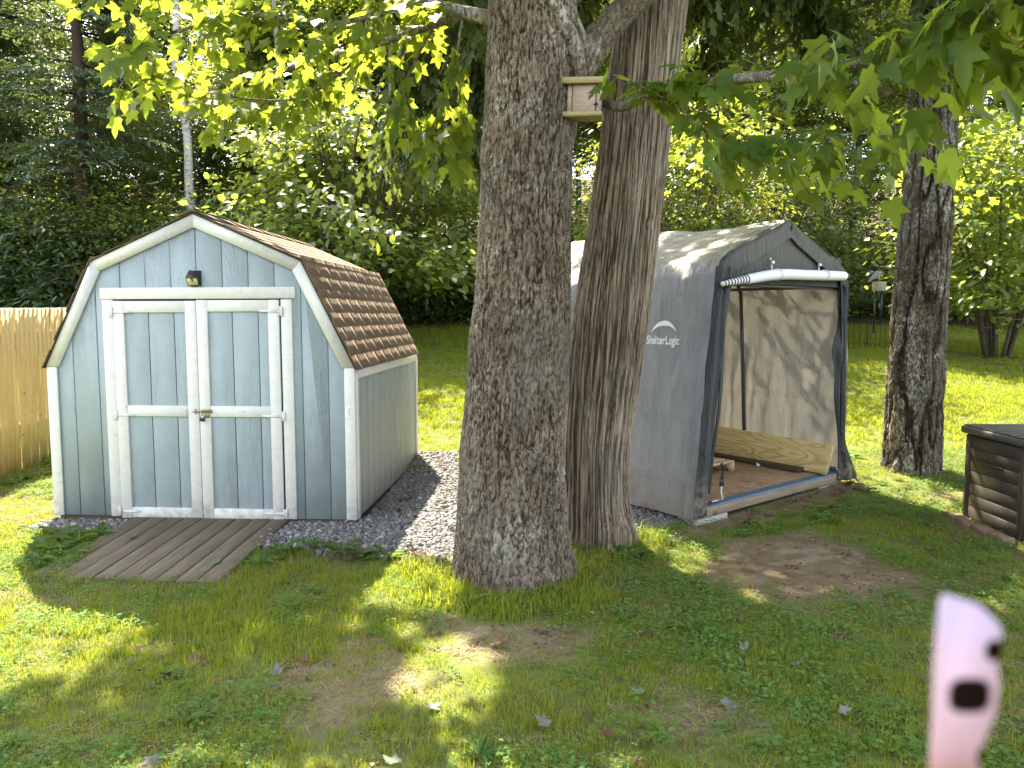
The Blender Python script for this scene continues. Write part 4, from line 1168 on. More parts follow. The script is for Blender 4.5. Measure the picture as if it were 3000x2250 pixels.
# ---------------------------------------------------------------- strap hanging close to the lens
def mk_strap():
    m = M('pink_spotted_strap')
    v = m.coord((1, 1, 1), rnd=False)
    col = (0.60, 0.38, 0.42, 1)
    sep = m('ShaderNodeSeparateXYZ', {0: v})
    base = m.ramp(m.mr(sep.outputs[2], -0.021, 0.008), [(0.0, (0.55, 0.23, 0.17)), (0.25, (0.62, 0.37, 0.42)), (0.75, (0.62, 0.42, 0.48)), (1.0, (0.56, 0.42, 0.56))])
    c = base
    for (sx, sz, rx, rz) in ((0.0001, -0.0045, 0.0036, 0.0031), (0.0044, 0.0030, 0.0023, 0.0019), (0.0036, -0.0150, 0.0019, 0.0020)):
        dx = m.math('ABSOLUTE', m.math('DIVIDE', m.math('SUBTRACT', sep.outputs[0], sx), rx))
        dz = m.math('ABSOLUTE', m.math('DIVIDE', m.math('SUBTRACT', sep.outputs[2], sz), rz))
        d = m.math('POWER', m.math('ADD', m.math('POWER', dx, 3.0), m.math('POWER', dz, 3.0)), 0.3333)
        c = m.mix(m.mr(d, 0.85, 1.05, 1, 0), c, (0.012, 0.006, 0.005))
    m.set(Base_Color=c, Roughness=0.9, Specular_IOR_Level=0.0)
    return m.m
sp = thing('spotted_strap', 'blurred pink strap with dark spots hanging close to the lens', 'strap', (0.0737, 0.12, 1.5235))
pr = [(-0.0046, 0.0105), (-0.0040, 0.0118), (0.0012, 0.0102), (0.0045, 0.0070), (0.0050, 0.003), (0.0043, 0.0005), (0.0049, -0.003), (0.0044, -0.008), (0.0026, -0.013), (0.0020, -0.030), (-0.0052, -0.030), (-0.0048, -0.012), (-0.0050, 0.0)]
V, F = prism(pr, -0.0009, 0.0009)
MB().add(V, F).obj('webbing', mk_strap(), sp)

# ---------------------------------------------------------------- leaves
def leaf_shape(kind):
    if kind == 'maple':
        half = [(0, 0.0), (.17, -.07), (.40, .05), (.33, .24), (.56, .60), (.37, .58), (.19, .55), (.17, .78), (0, 1.05)]
        ring = half + [(-x, y) for x, y in half[-2:0:-1]]
        V = [(0, 0.32, 0)] + [(x, y, 0.10 * abs(x) - 0.16 * max(0, y - .3)**2 - 0.25 * x * x) for x, y in ring]
        n = len(ring); F = [[0, 1 + i, 1 + (i + 1) % n] for i in range(n)]
    elif kind == 'maple6':
        ring = [(0, 0), (.40, .02), (.30, .3), (.54, .62), (.18, .6), (0, 1.02), (-.18, .6), (-.54, .62), (-.30, .3), (-.40, .02)]
        V = [(x, y, 0.10 * abs(x) - 0.12 * max(0, y - .3)**2) for x, y in ring]
        F = [[0, 1, 2], [2, 3, 4], [4, 5, 6], [6, 7, 8], [8, 9, 0], [0, 2, 8], [2, 4, 8], [4, 6, 8]]
    elif kind == 'oval':
        V = [(0, 0, 0), (.30, .28, .07), (.27, .68, .05), (0, 1, -.09), (-.27, .68, .05), (-.30, .28, .07), (0, .5, 0)]
        F = [[0, 1, 6], [1, 2, 6], [2, 3, 6], [3, 4, 6], [4, 5, 6], [5, 0, 6]]
    elif kind == 'small':
        V = [(0, 0, 0), (.30, .45, .06), (0, 1, -.03), (-.30, .45, .06)]
        F = [[0, 1, 2], [0, 2, 3]]
    elif kind == 'needle':
        V = [(-.10, 0, 0), (.10, 0, 0), (.16, .5, .02), (0, 1, -.06), (-.16, .5, .02)]
        F = [[0, 1, 2], [0, 2, 4], [4, 2, 3]]
    elif kind == 'spray':
        V = [(0, 0, 0), (.10, .25, 0), (.26, .42, .02), (.10, .52, 0), (.17, .80, .02), (0, 1, -.03), (-.17, .80, .02), (-.10, .52, 0), (-.26, .42, .02), (-.10, .25, 0)]
        F = [[0, 1, 9], [1, 2, 3], [9, 7, 8], [1, 3, 9], [9, 3, 7], [3, 4, 5], [7, 5, 6], [3, 5, 7]]
    return np.array(V, float), np.array(F)
LS = {k: leaf_shape(k) for k in ('maple', 'maple6', 'oval', 'small', 'needle', 'spray')}

def basis(Y, N):
    Y = Y / (np.linalg.norm(Y, axis=1)[:, None] + 1e-9)
    X = np.cross(Y, N); X /= np.linalg.norm(X, axis=1)[:, None] + 1e-9
    Z = np.cross(X, Y)
    return np.stack([X, Y, Z], 2)   # columns

def leaves_mesh(P, Y, N, size, kind, seed=0):
    V0, F0 = LS[kind]
    B = basis(Y, N)
    V = np.einsum('nij,kj->nki', B, V0) * size[:, None, None] + P[:, None]
    n, k = len(P), len(V0)
    F = (F0[None] + (np.arange(n) * k)[:, None, None]).reshape(-1, 3)
    r = np.repeat(np.random.default_rng(seed).random(n), k)
    return V.reshape(-1, 3), F, r

def rand_dirs(n, r, upw=0.6, droop=0.35):
    th = r.uniform(0, 2 * np.pi, n)
    Y = np.stack([np.cos(th), np.sin(th), r.normal(-droop, 0.35, n)], 1)
    N = np.stack([r.normal(0, 0.5, n), r.normal(0, 0.5, n), np.full(n, upw) + r.uniform(0, 0.6, n)], 1)
    return Y, N

# ---------------------------------------------------------------- near trunks
def trunk(name, path, rads, bark_fn, mat, parent, nU, nV, flare, amp, seed, z0, z1, burls=()):
    path = np.array(path, float); zs = np.linspace(z0, z1, nV)
    cx = np.interp(zs, path[:, 2], path[:, 0]); cy_ = np.interp(zs, path[:, 2], path[:, 1])
    k = np.ones(25) / 25
    cx = np.convolve(np.pad(cx, 12, 'edge'), k, 'valid'); cy_ = np.convolve(np.pad(cy_, 12, 'edge'), k, 'valid')
    rz = np.interp(zs, [q[0] for q in rads], [q[1] for q in rads])
    rz = np.convolve(np.pad(rz, 12, 'edge'), k, 'valid')
    th = np.linspace(0, 2 * np.pi, nU, endpoint=False)
    T, Zg = np.meshgrid(th, zs)
    R0 = rz[:, None] * np.ones(nU)
    # root flare in lobes
    fl = flare[0] * np.exp(-np.maximum(Zg - z0 - 0.1, 0) / flare[1]) * (0.55 + 0.9 * vn(np.cos(T) * flare[2], np.sin(T) * flare[2], 0.4, seed + 3))
    fl = fl * np.interp((T + 0.0) % (2 * np.pi), [0, 1.2, 2.6, 3.4, 4.7, 5.4, 6.2832], flare[3])
    R0 = R0 * (1 + 0.13 * (fbm(np.cos(T) * 1.5, np.sin(T) * 1.5, Zg * 0.8, seed) - 0.5)) + fl
    for tq, zq, aq, sq in burls:
        dt = (T - tq + np.pi) % (2 * np.pi) - np.pi
        R0 = R0 + aq * np.exp(-(dt * R0)**2 / (2 * sq * sq) - (Zg - zq)**2 / (2 * (sq * 1.5)**2))
    r0 = float(np.mean(rz))
    b = bark_fn(np.cos(T) * r0, np.sin(T) * r0, Zg)
    R1 = R0 + amp * (b - 0.6)
    V = np.stack([cx[:, None] + R1 * np.cos(T), cy_[:, None] + R1 * np.sin(T), Zg], -1).reshape(-1, 3)
    i = np.arange(nV - 1)[:, None] * nU; j = np.arange(nU)[None]; jn = (j + 1) % nU
    F = np.stack([i + j, i + jn, i + nU + jn, i + nU + j], -1).reshape(-1, 4)
    return obj(name, V, F, mat, parent, smooth=True, attrs={'bark': b.ravel()})

def ridge(v): return 1 - np.abs(2 * v - 1)
def bark_maple(x, y, z):
    wx = 0.030 * (fbm(x * 6, y * 6, z * 3, 2) - 0.5); 
    w2 = 0.012 * (fbm(x * 22, y * 22, z * 12, 7) - 0.5)
    u = vn((x + wx + w2) * 44, (y + wx) * 44, z * 7 + 5, 11); v = vn((x + w2) * 80, (y + wx + w2) * 80, z * 20, 12)
    f1 = sstep(0.74, 1.0, ridge(u)) * (0.45 + 0.55 * vn(x * 9, y * 9, z * 5, 13)); f2 = sstep(0.66, 0.99, ridge(v))
    n = fbm(x * 75, y * 75, z * 42, 15, 3)
    return np.clip(0.88 - 0.55 * f1 - 0.35 * f2 * (1 - 0.5 * f1) - 0.9 * (n - 0.5), 0, 1)
def bark_cedar(x, y, z):
    tw = 0.04 * (fbm(x * 2.5, y * 2.5, z * 1.1, 20) - 0.5) + 0.012 * (fbm(x * 8, y * 8, z * 2.2, 23) - 0.5)
    c, s = np.cos(0.10 * z + tw * 6), np.sin(0.10 * z + tw * 6)
    x2, y2 = x * c - y * s, x * s + y * c
    u = vn(x2 * 58, y2 * 58, z * 1.2, 21); v = vn(x2 * 105, y2 * 105, z * 2.4, 22)
    f1 = sstep(0.62, 1.0, ridge(u)); f2 = sstep(0.55, 1.0, ridge(v))
    n = fbm(x2 * 90, y2 * 90, z * 5, 24, 2)
    return np.clip(0.95 - 0.52 * f1 - 0.32 * f2 - 0.35 * (n - 0.5), 0, 1)
def bark_coarse(x, y, z):
    wx = 0.05 * (fbm(x * 5, y * 5, z * 2.5, 30) - 0.5)
    u = vn((x + wx) * 15, (y - wx) * 15, z * 2.0, 31); v = vn((x + wx) * 34, (y + wx) * 34, z * 7, 32)
    f1 = sstep(0.66, 1.0, ridge(u)); f2 = sstep(0.74, 1.0, ridge(v))
    n = fbm(x * 50, y * 50, z * 26, 35, 3)
    return np.clip(0.95 - 0.72 * f1 - 0.30 * f2 - 0.5 * (n - 0.5), 0, 1)

def limb_mesh(mb, pts, r0, r1, n=24, sides=8, jit=0.12, seed=0):
    P = smooth_path(pts, n); 
    r = np.linspace(r0, r1, n)
    mb.add(*tube(P, r, sides, jitter=jit, seed=seed)); return P

maple = thing('maple_tree', 'big maple with flaky grey bark in the middle of the yard, nearest of the trunks', 'tree', (0, 0, 0))
MX, MY = -0.01, 4.86
trunk('trunk', [(MX, MY, -0.3), (MX + .005, MY, 0.7), (MX + .07, MY, 1.53), (MX + .105, MY, 2.5), (MX + .135, MY, 3.5), (MX + 0.05, MY + .1, 6), (MX - .1, MY + .2, 9)],
      [(-0.3, 0.352), (0.0, 0.346), (0.4, 0.332), (0.8, 0.322), (1.5, 0.302), (2.5, 0.278), (3.5, 0.262), (6, 0.22), (9, 0.12)], bark_maple, BARK_A, maple, 360, 520, (0.085, 0.24, 1.7, [1.6, 0.4, 0.4, 0.5, 0.8, 0.7, 1.6]), 0.018, 100, -0.25, 4.2, [(4.5, 0.62, 0.022, 0.10), (5.2, 1.25, -0.016, 0.05), (4.1, 1.9, 0.018, 0.07), (3.6, 2.55, 0.03, 0.06), (5.0, 2.9, 0.016, 0.08), (3.5, 1.45, 0.022, 0.09), (4.9, 0.15, -0.03, 0.05), (4.2, 0.1, 0.03, 0.07)])
mb = MB(); limb_mesh(mb, [(MX + 0.135, MY, 4.1), (MX + 0.05, MY + .1, 6), (MX - .1, MY + .2, 9)], 0.262, 0.10, 16, 14, 0.05)
for k in range(9):
    a_ = k * 2.4; r_ = 3.6 + 1.2 * math.sin(k * 3.1); zz = 5.0 + k * 0.42
    limb_mesh(mb, [(MX + .03, MY + .1, zz - 0.3), (MX + r_ * .5 * math.cos(a_), MY + .6 + r_ * .5 * math.sin(a_), zz + 0.9), (MX + r_ * math.cos(a_), MY + 1.0 + r_ * math.sin(a_), zz + 1.5)], 0.10, 0.02, 14, 8)
mb.obj('upper_trunk', BARK_A, maple, smooth=True)

def limb_part(name, pts, r0, r1, mat, n=60, sides=20, seed=0, amp=0.12):
    P = smooth_path(pts, n); r = np.linspace(r0, r1, n)
    nn = np.random.default_rng(seed)
    r = r * (1 + 0.14 * (vn(np.arange(n) * 0.35, 0, 0, seed) - 0.5))
    V, F = tube(P, r, sides, jitter=amp, seed=seed)
    b = np.clip(0.55 + 0.45 * (fbm(V[:, 0] * 40, V[:, 1] * 40, V[:, 2] * 40, seed) - 0.35), 0, 1)
    mb = MB().add(V, F); Vv, Ff = mb.get()
    obj(name, Vv, Ff, mat, maple, smooth=True, attrs={'bark': b})
    return P
limb_part('limb', [(0.24, 4.90, 2.55), (0.34, 4.98, 2.95), (0.50, 5.0, 3.26), (0.70, 5.0, 3.48), (0.95, 5.02, 3.70), (1.5, 5.2, 4.3), (2.4, 5.6, 5.3)], 0.125, 0.05, BARK_L, 80, 26, 3, 0.05)
limb_part('sprout', [(0.415, 4.83, 2.90), (0.40, 4.76, 3.06), (0.36, 4.70, 3.20), (0.27, 4.64, 3.34), (0.225, 4.62, 3.46), (0.21, 4.6, 3.75), (0.3, 4.5, 4.4)], 0.052, 0.034, BARK_L, 50, 16, 4, 0.06)
limb_part('sprout', [(0.47, 4.86, 3.02), (0.44, 4.80, 3.17), (0.37, 4.74, 3.34), (0.31, 4.72, 3.50), (0.30, 4.7, 3.9)], 0.040, 0.025, BARK_L, 40, 14, 5, 0.06)
BR = {}
BR['r1'] = limb_part('branch', [(0.42, 5.06, 3.02), (0.56, 4.99, 2.93), (0.645, 4.62, 2.80), (0.722, 4.2, 2.748), (0.898, 3.9, 2.715), (1.038, 3.6, 2.653), (1.144, 3.3, 2.582), (1.197, 3.0, 2.515), (1.249, 2.7, 2.452), (1.30, 2.4, 2.42), (1.38, 2.05, 2.42), (1.5, 1.7, 2.4)], 0.030, 0.014, BARK_L, 90, 14, 6, 0.16)
BR['r1b'] = limb_part('branch', [(1.14, 3.31, 2.585), (1.155, 3.22, 2.505), (1.20, 3.12, 2.478), (1.27, 3.0, 2.46), (1.38, 2.85, 2.37)], 0.017, 0.008, BARK_L, 36, 10, 7, 0.14)
BR['r2'] = limb_part('branch', [(1.26, 2.63, 2.445), (1.33, 2.45, 2.46), (1.40, 2.28, 2.53), (1.46, 2.1, 2.62), (1.6, 1.8, 2.8)], 0.013, 0.008, BARK_L, 30, 10, 8, 0.1)
BR['r3'] = limb_part('branch', [(0.722, 4.2, 2.748), (0.86, 4.05, 2.64), (0.98, 3.95, 2.50), (1.15, 3.85, 2.42), (1.38, 3.55, 2.38), (1.65, 3.3, 2.36)], 0.012, 0.005, BARK_L, 40, 8, 9, 0.1)
BR['l0'] = limb_part('limb', [(0.06, 4.88, 3.32), (-0.12, 4.92, 3.40), (-0.30, 4.96, 3.455), (-0.55, 5.0, 3.53), (-1.1, 5.1, 3.72), (-2.0, 5.2, 3.9)], 0.055, 0.022, BARK_L, 50, 14, 10, 0.08)
BR['l2'] = limb_part('branch', [(-0.30, 4.96, 3.455), (-0.49, 5.08, 3.43), (-0.94, 5.3, 3.37), (-1.37, 5.5, 3.33), (-1.78, 5.6, 3.26), (-2.2, 5.7, 3.11)], 0.030, 0.008, BARK_L, 60, 10, 11, 0.08)
BR['l3'] = limb_part('branch', [(-0.40, 4.98, 3.50), (-0.60, 4.98, 3.525), (-0.78, 4.9, 3.43), (-1.13, 4.8, 3.33), (-1.52, 4.7, 3.34), (-1.92, 4.6, 3.22), (-2.2, 4.5, 3.08)], 0.022, 0.006, BARK_L, 60, 10, 12, 0.08)
BR['l4'] = limb_part('branch', [(-0.94, 5.3, 3.37), (-1.15, 5.25, 3.17), (-1.42, 5.2, 3.0), (-1.81, 5.1, 2.99), (-2.12, 5.0, 3.08), (-2.44, 4.9, 3.22)], 0.011, 0.005, BARK_L, 50, 8, 13, 0.08)
BR['l5'] = limb_part('branch', [(-0.49, 5.08, 3.43), (-0.62, 5.12, 3.22), (-0.70, 5.15, 3.02), (-0.60, 5.18, 2.86), (-0.42, 5.2, 2.78)], 0.009, 0.004, BARK_L, 30, 8, 14, 0.08)
BR['l6'] = limb_part('branch', [(-0.30, 4.96, 3.46), (-0.34, 5.0, 3.25), (-0.38, 5.05, 3.02), (-0.44, 5.1, 2.85)], 0.009, 0.004, BARK_L, 30, 8, 15, 0.08)
BR['l7'] = limb_part('branch', [(-1.1, 5.1, 3.72), (-1.5, 4.9, 3.70), (-1.9, 4.7, 3.58), (-2.35, 4.55, 3.42)], 0.012, 0.005, BARK_L, 30, 8, 16, 0.08)

# twigs with leaves along those branches
LEAFS = []; TW_ = MB()
def leaf_twigs(P, t0, t1, n, ln, size, seed, droop=0.5, per=6, spread=1.0, upb=0.0):
    r = np.random.default_rng(seed); m = len(P)
    for k in range(n):
        t = t0 + (t1 - t0) * (k + r.uniform(0.1, 0.9)) / n
        i = min(int(t * (m - 1)), m - 2); p = P[i]; d = P[i + 1] - P[i]; d = d / (np.linalg.norm(d) + 1e-9)
        sd = np.cross(d, (0, 0, 1)) * (1 if k % 2 else -1) * spread
        v = sd * r.uniform(0.5, 1.1) + d * r.uniform(0.2, 0.9) + np.array([0, 0, r.uniform(-0.45, 0.30) + upb])
        v /= np.linalg.norm(v)
        L_ = ln * r.uniform(0.6, 1.3)
        pts = [p, p + v * L_ * 0.5 + (0, 0, 0.02), p + v * L_ + np.array([0, 0, -L_ * droop * 0.5])]
        Q = smooth_path(pts, 9); TW_.add(*tube(Q, np.linspace(0.0032, 0.0014, 9), 5))
        for q in range(per):
            s = 0.25 + 0.75 * (q + 1) / per
            c = Q[min(int(s * 8), 8)]
            lat = np.cross(v, (0, 0, 1)) * (1 if q % 2 else -1)
            if q == per - 1: lat = lat * 0.1
            ydir = v * r.uniform(0.3, 0.9) + lat * r.uniform(0.4, 1.0) + np.array([0, 0, -droop * r.uniform(0.3, 1.5)])
            ydir /= np.linalg.norm(ydir)
            st = c + ydir * r.uniform(0.03, 0.055)
            TW_.add(*tube([c, st], 0.0010, 4, cap=False))
            nrm = np.array([0, 0, 1.0]) + r.normal(0, 0.38, 3)
            LEAFS.append((st, ydir, nrm, size * r.uniform(0.70, 1.18)))
# the shaded right-hand branch, then the sunlit left-hand ones
leaf_twigs(BR['r1'], 0.22, 0.42, 15, 0.24, 0.115, 1, 0.7, 6, 0.9, 0.25)
leaf_twigs(BR['r1'], 0.66, 0.97, 17, 0.26, 0.115, 3, 0.75, 6, 1.0, 0.15)
leaf_twigs(BR['r1b'], 0.3, 1.0, 5, 0.22, 0.112, 4, 0.7, 5)
leaf_twigs(BR['r2'], 0.0, 0.95, 14, 0.28, 0.118, 5, 0.8, 6)
leaf_twigs(BR['r3'], 0.2, 1.0, 20, 0.30, 0.112, 6, 0.7, 6)
leaf_twigs(BR['l2'], 0.18, 1.0, 26, 0.30, 0.112, 7, 0.6, 6)
leaf_twigs(BR['l3'], 0.25, 1.0, 26, 0.32, 0.116, 8, 0.6, 6)
leaf_twigs(BR['l4'], 0.15, 1.0, 20, 0.26, 0.112, 9, 0.75, 6)
leaf_twigs(BR['l5'], 0.2, 1.0, 9, 0.26, 0.116, 10, 0.7, 6)
leaf_twigs(BR['l6'], 0.2, 1.0, 8, 0.26, 0.112, 11, 0.7, 6)
leaf_twigs(BR['l7'], 0.1, 1.0, 18, 0.30, 0.112, 12, 0.6, 6)
leaf_twigs(BR['l0'], 0.4, 1.0, 14, 0.30, 0.112, 13, 0.6, 6)
TW_.obj('twigs', BARK_L, maple)
camp = np.array([0, 0, CAM_H])
LEAFS.sort(key=lambda q: np.linalg.norm(q[0] - camp))
LMESH = []
for k in range(8):
    V0, F0 = LS['maple']; V1 = V0.copy(); rk = np.random.default_rng(50 + k)
    V1[:, :2] *= 1 + rk.normal(0, 0.06, (len(V1), 2)); V1[:, 0] *= rk.uniform(0.85, 1.1)
    V1[:, 2] += 0.16 * np.sin(V1[:, 0] * 4 + k) * (V1[:, 1]) + rk.normal(0, 0.02, len(V1)) - (0.02 + 0.06 * k) * V1[:, 1]**2 + rk.uniform(-0.35, 0.5) * V1[:, 0]**2
    LMESH.append(mesh_data('leaf', V1, F0, L_MAPLE, True, {'rnd': np.full(len(V1), k / 8.0)}))
for st, yd, nr, sz in LEAFS[:290]:
    B = basis(yd[None], nr[None])[0] * sz
    link('leaf', LMESH[random.randrange(8)], maple, mat4=Matrix(((*B[0], st[0]), (*B[1], st[1]), (*B[2], st[2]), (0, 0, 0, 1))))
rest = LEAFS[290:]
V, F, r_ = leaves_mesh(np.array([q[0] for q in rest]), np.array([q[1] for q in rest]), np.array([q[2] for q in rest]), np.array([q[3] for q in rest]), 'maple', 3)
tag(obj('foliage', V, F, L_MAPLE, maple, attrs={'rnd': r_}), kind='stuff')

# ---------------------------------------------------------------- where the crowns let the sun through
LIT = [([(-12, 3.0), (-2.4, 3.15), (-2.15, 3.5), (-1.85, 3.92), (-1.75, 4.7), (-1.15, 4.65), (-1.0, 4.32), (-0.30, 4.25), (-0.28, 9.5), (-12, 9.5)], 0.93),
       ([(-0.60, 3.42), (-0.50, 3.76), (-0.30, 3.96), (-0.05, 3.76), (0.0, 3.3), (-0.10, 2.98), (-0.42, 3.02)], 0.97),
       ([(-1.8, 0.9), (1.1, 0.9), (1.0, 2.6), (0.5, 2.95), (-1.2, 2.95), (-1.8, 2.7)], 0.95),
       ([(-0.42, 3.2), (-0.15, 3.2), (0.0, 2.95), (-0.05, 2.60), (-0.30, 2.75)], 0.55),
       ([(0.78, 5.9), (1.2, 5.6), (1.32, 5.12), (1.0, 4.72), (0.76, 5.0)], 0.75),
       ([(3.0, 5.35), (3.6, 5.25), (3.0, 4.45), (2.75, 4.75)], 0.5),
       ([(1.35, 4.2), (3.3, 4.2), (4.3, 6.9), (1.2, 7.2)], 0.38),
       ([(3.35, 5.1), (4.2, 5.1), (4.2, 5.9), (3.35, 5.9)], 0.5),
       ([(1.6, 6.3), (3.7, 5.9), (4.3, 6.5), (3.6, 7.4), (2.4, 8.9)], 0.93),
       ([(-0.3, 7.0), (14, 6.6), (20, 22), (-14, 22), (-12, 9.5), (-0.3, 9.5)], 0.50)]
def f_lit(P):
    """share of the sun that reaches the ground along the sun ray through P"""
    t = P[:, 2] / SDIR[2]
    x = P[:, 0] - SDIR[0] * t; y = P[:, 1] - SDIR[1] * t
    x = x + 0.10 * (vn(x * 5, y * 5, 0, 91) - 0.5) * 2; y = y + 0.10 * (vn(x * 5, y * 5, 7, 92) - 0.5) * 2
    lit = np.zeros(len(P))
    dap = fbm(x * 2.4, y * 1.7, 0, 93, 3)
    for poly, p in LIT:
        m = in_poly(x, y, poly)
        if p > 0.9: lit[m] = np.maximum(lit[m], p)
        else:
            th = 0.5 + (0.5 - p) * 0.42
            lit[m] = np.maximum(lit[m], (dap[m] > th) * 0.97)
    return lit
def canopy(center, radii, n, size, kind, seed, zmin=0.0, slope=(2.1, 0.43), clus=0.32, per=12):
    r = np.random.default_rng(seed)
    nc = n // per
    u = r.normal(size=(nc * 3, 3)); u /= np.linalg.norm(u, axis=1)[:, None]
    q = r.random(nc * 3)**(1 / 2.4)
    C = np.array(center) + u * q[:, None] * np.array(radii); C = C[:nc]
    P = (C[:, None] + r.normal(size=(nc, per, 3)) * np.array([clus, clus, clus * 0.45])).reshape(-1, 3)
    d = np.hypot(P[:, 0], P[:, 1])
    front = (P[:, 1] > 0.4) & (np.abs(P[:, 0]) < 0.85 * P[:, 1] + 0.6)
    ok = (~front | (P[:, 2] > slope[0] + slope[1] * P[:, 1])) & (P[:, 2] > zmin)
    P = P[ok]
    P = P[r.random(len(P)) > f_lit(P)]
    Y, N = rand_dirs(len(P), r, 0.7, 0.35)
    return P, Y, N, size * r.uniform(0.75, 1.2, len(P))
def canopy_obj(name, specs, mat, parent, seed):
    A = [canopy(*s) for s in specs]; kind = specs[0][4]
    P, Y, N, S_ = (np.concatenate([q[k] for q in A]) for k in range(4))
    V, F, r_ = leaves_mesh(P, Y, N, S_, kind, seed)
    o = obj(name, V, F, mat, parent, attrs={'rnd': r_}); return tag(o, kind='stuff')
canopy_obj('crown', [((-0.6, 5.6, 8.0), (5.6, 5.4, 3.4), 33000, 0.16, 'maple6', 201), ((1.8, 5.2, 7.5), (4.6, 5.0, 3.0), 18000, 0.16, 'maple6', 202), ((-2.0, 7.2, 7.6), (3.4, 3.2, 2.2), 15000, 0.16, 'maple6', 203)], L_MAPLE, maple, 1)

cedar = thing('cedar_tree', 'old leaning cedar with stringy grooved bark just behind the big maple', 'tree', (0, 0, 0))
CY = 5.52
trunk('trunk', [(0.585, CY, -0.3), (0.59, CY, 0.2), (0.60, CY, 0.6), (0.70, CY, 1.52), (0.835, CY, 2.61), (0.965, CY, 3.7), (1.1, CY, 5.0)],
      [(-0.3, 0.262), (0.1, 0.246), (0.5, 0.234), (0.9, 0.252), (1.5, 0.268), (2.6, 0.246), (3.7, 0.232), (5, 0.2)], bark_cedar, BARK_B, cedar, 380, 380, (0.085, 0.20, 2.2, [1.5, 0.5, 0.5, 0.5, 0.5, 1.2, 1.5]), 0.018, 300, -0.25, 4.4, [(4.3, 0.95, -0.030, 0.028), (4.6, 1.45, 0.014, 0.06), (5.3, 2.2, -0.02, 0.02), (4.9, 0.08, 0.05, 0.05), (5.6, 0.05, 0.05, 0.05), (4.2, 0.05, -0.035, 0.05)])
mb = MB(); limb_mesh(mb, [(1.03, CY, 4.3), (1.3, CY, 7), (1.5, CY, 10)], 0.21, 0.06, 14, 12, 0.05)
CEDB = [((1.0, CY + .1, 4.2), (0.1, 6.4, 4.5), (-0.7, 7.2, 3.9), (-1.0, 7.6, 3.2)), ((1.0, CY + .1, 4.0), (0.2, 6.2, 4.0), (-0.25, 6.7, 3.6), (-0.45, 6.9, 3.0)),
        ((1.1, CY, 4.3), (1.9, 6.6, 4.7), (2.6, 7.3, 4.6), (3.2, 7.9, 4.1)), ((1.1, CY, 4.2), (1.6, 6.8, 4.6), (1.9, 7.8, 4.6), (2.1, 8.6, 4.2)), ((1.1, CY, 4.5), (2.2, 6.2, 5.0), (3.2, 6.4, 4.9), (4.0, 6.8, 4.5))]
CP = []; rc = np.random.default_rng(77)
for bpts in CEDB:
    Q = limb_mesh(mb, bpts, 0.045, 0.008, 30, 7)
    for i in range(7, 30):
        for k in range(4):
            b0 = Q[i]; dv = rc.normal(size=3) * (0.5, 0.5, 0.15); dv /= np.linalg.norm(dv)
            L_ = rc.uniform(0.2, 0.6)
            hang = smooth_path([b0, b0 + dv * L_ * 0.6 + (0, 0, -0.03), b0 + dv * L_ + (0, 0, -L_ * 0.7)], 12)
            for c in hang[1:]:
                for w_ in range(2):
                    CP.append((c + rc.normal(size=3) * 0.035, dv * 0.35 + rc.normal(size=3) * 0.35 + (0, 0, -0.9)))
mb.obj('limbs', BARK_B, cedar, smooth=True)
P = np.array([q[0] for q in CP]); Y = np.array([q[1] for q in CP]); N = rc.normal(size=P.shape)
V, F, r_ = leaves_mesh(P, Y, N, rc.uniform(0.10, 0.17, len(P)), 'spray', 5)
tag(obj('sprays', V, F, L_CED, cedar, attrs={'rnd': r_}), kind='stuff')
canopy_obj('crown', [((1.4, 6.6, 8.0), (2.6, 2.6, 3.4), 16000, 0.2, 'spray', 205), ((0.9, 10.4, 8.8), (3.6, 2.8, 2.2), 15000, 0.2, 'spray', 206)], L_CED, cedar, 6)  # second lobe stays out of view, added to shade the shelter roof

rtree = thing('lichen_tree', 'mossy trunk covered in pale lichen, standing behind the shelter near the deck box', 'tree', (0, 0, 0))
TX, TY = 4.10, 7.78
trunk('trunk', [(TX, TY, -0.3), (TX + .0, TY, 1.5), (TX + .045, TY, 3.08), (TX + .04, TY, 4.6), (TX, TY, 6)],
      [(-0.3, 0.262), (0.2, 0.262), (0.8, 0.262), (1.5, 0.248), (3, 0.22), (4.6, 0.205), (6, 0.19)], bark_coarse, BARK_C, rtree, 220, 420, (0.085, 0.16, 1.6, [0.3, 0.4, 1.2, 2.0, 0.5, 0.3, 0.3]), 0.034, 400, -0.25, 5.2)
mb = MB(); limb_mesh(mb, [(TX + .03, TY, 5.1), (TX, TY, 7.5), (TX + .2, TY, 10)], 0.20, 0.07, 14, 12, 0.05)
for k in range(8):
    a_ = k * 2.4 + 0.7; r_ = 3.4; zz = 5.4 + k * 0.4
    limb_mesh(mb, [(TX, TY, zz - 0.3), (TX + r_ * .5 * math.cos(a_), TY + r_ * .5 * math.sin(a_), zz + 0.9), (TX + r_ * math.cos(a_), TY + r_ * math.sin(a_), zz + 1.4)], 0.09, 0.02, 12, 8)
mb.obj('limbs', BARK_C, rtree, smooth=True)
canopy_obj('crown', [((4.6, 9.0, 8.6), (5.0, 4.8, 3.2), 24000, 0.16, 'maple6', 207), ((7.5, 11.0, 9.0), (4.6, 5.0, 3.0), 11000, 0.16, 'maple6', 208)], L_MAPLE, rtree, 8)
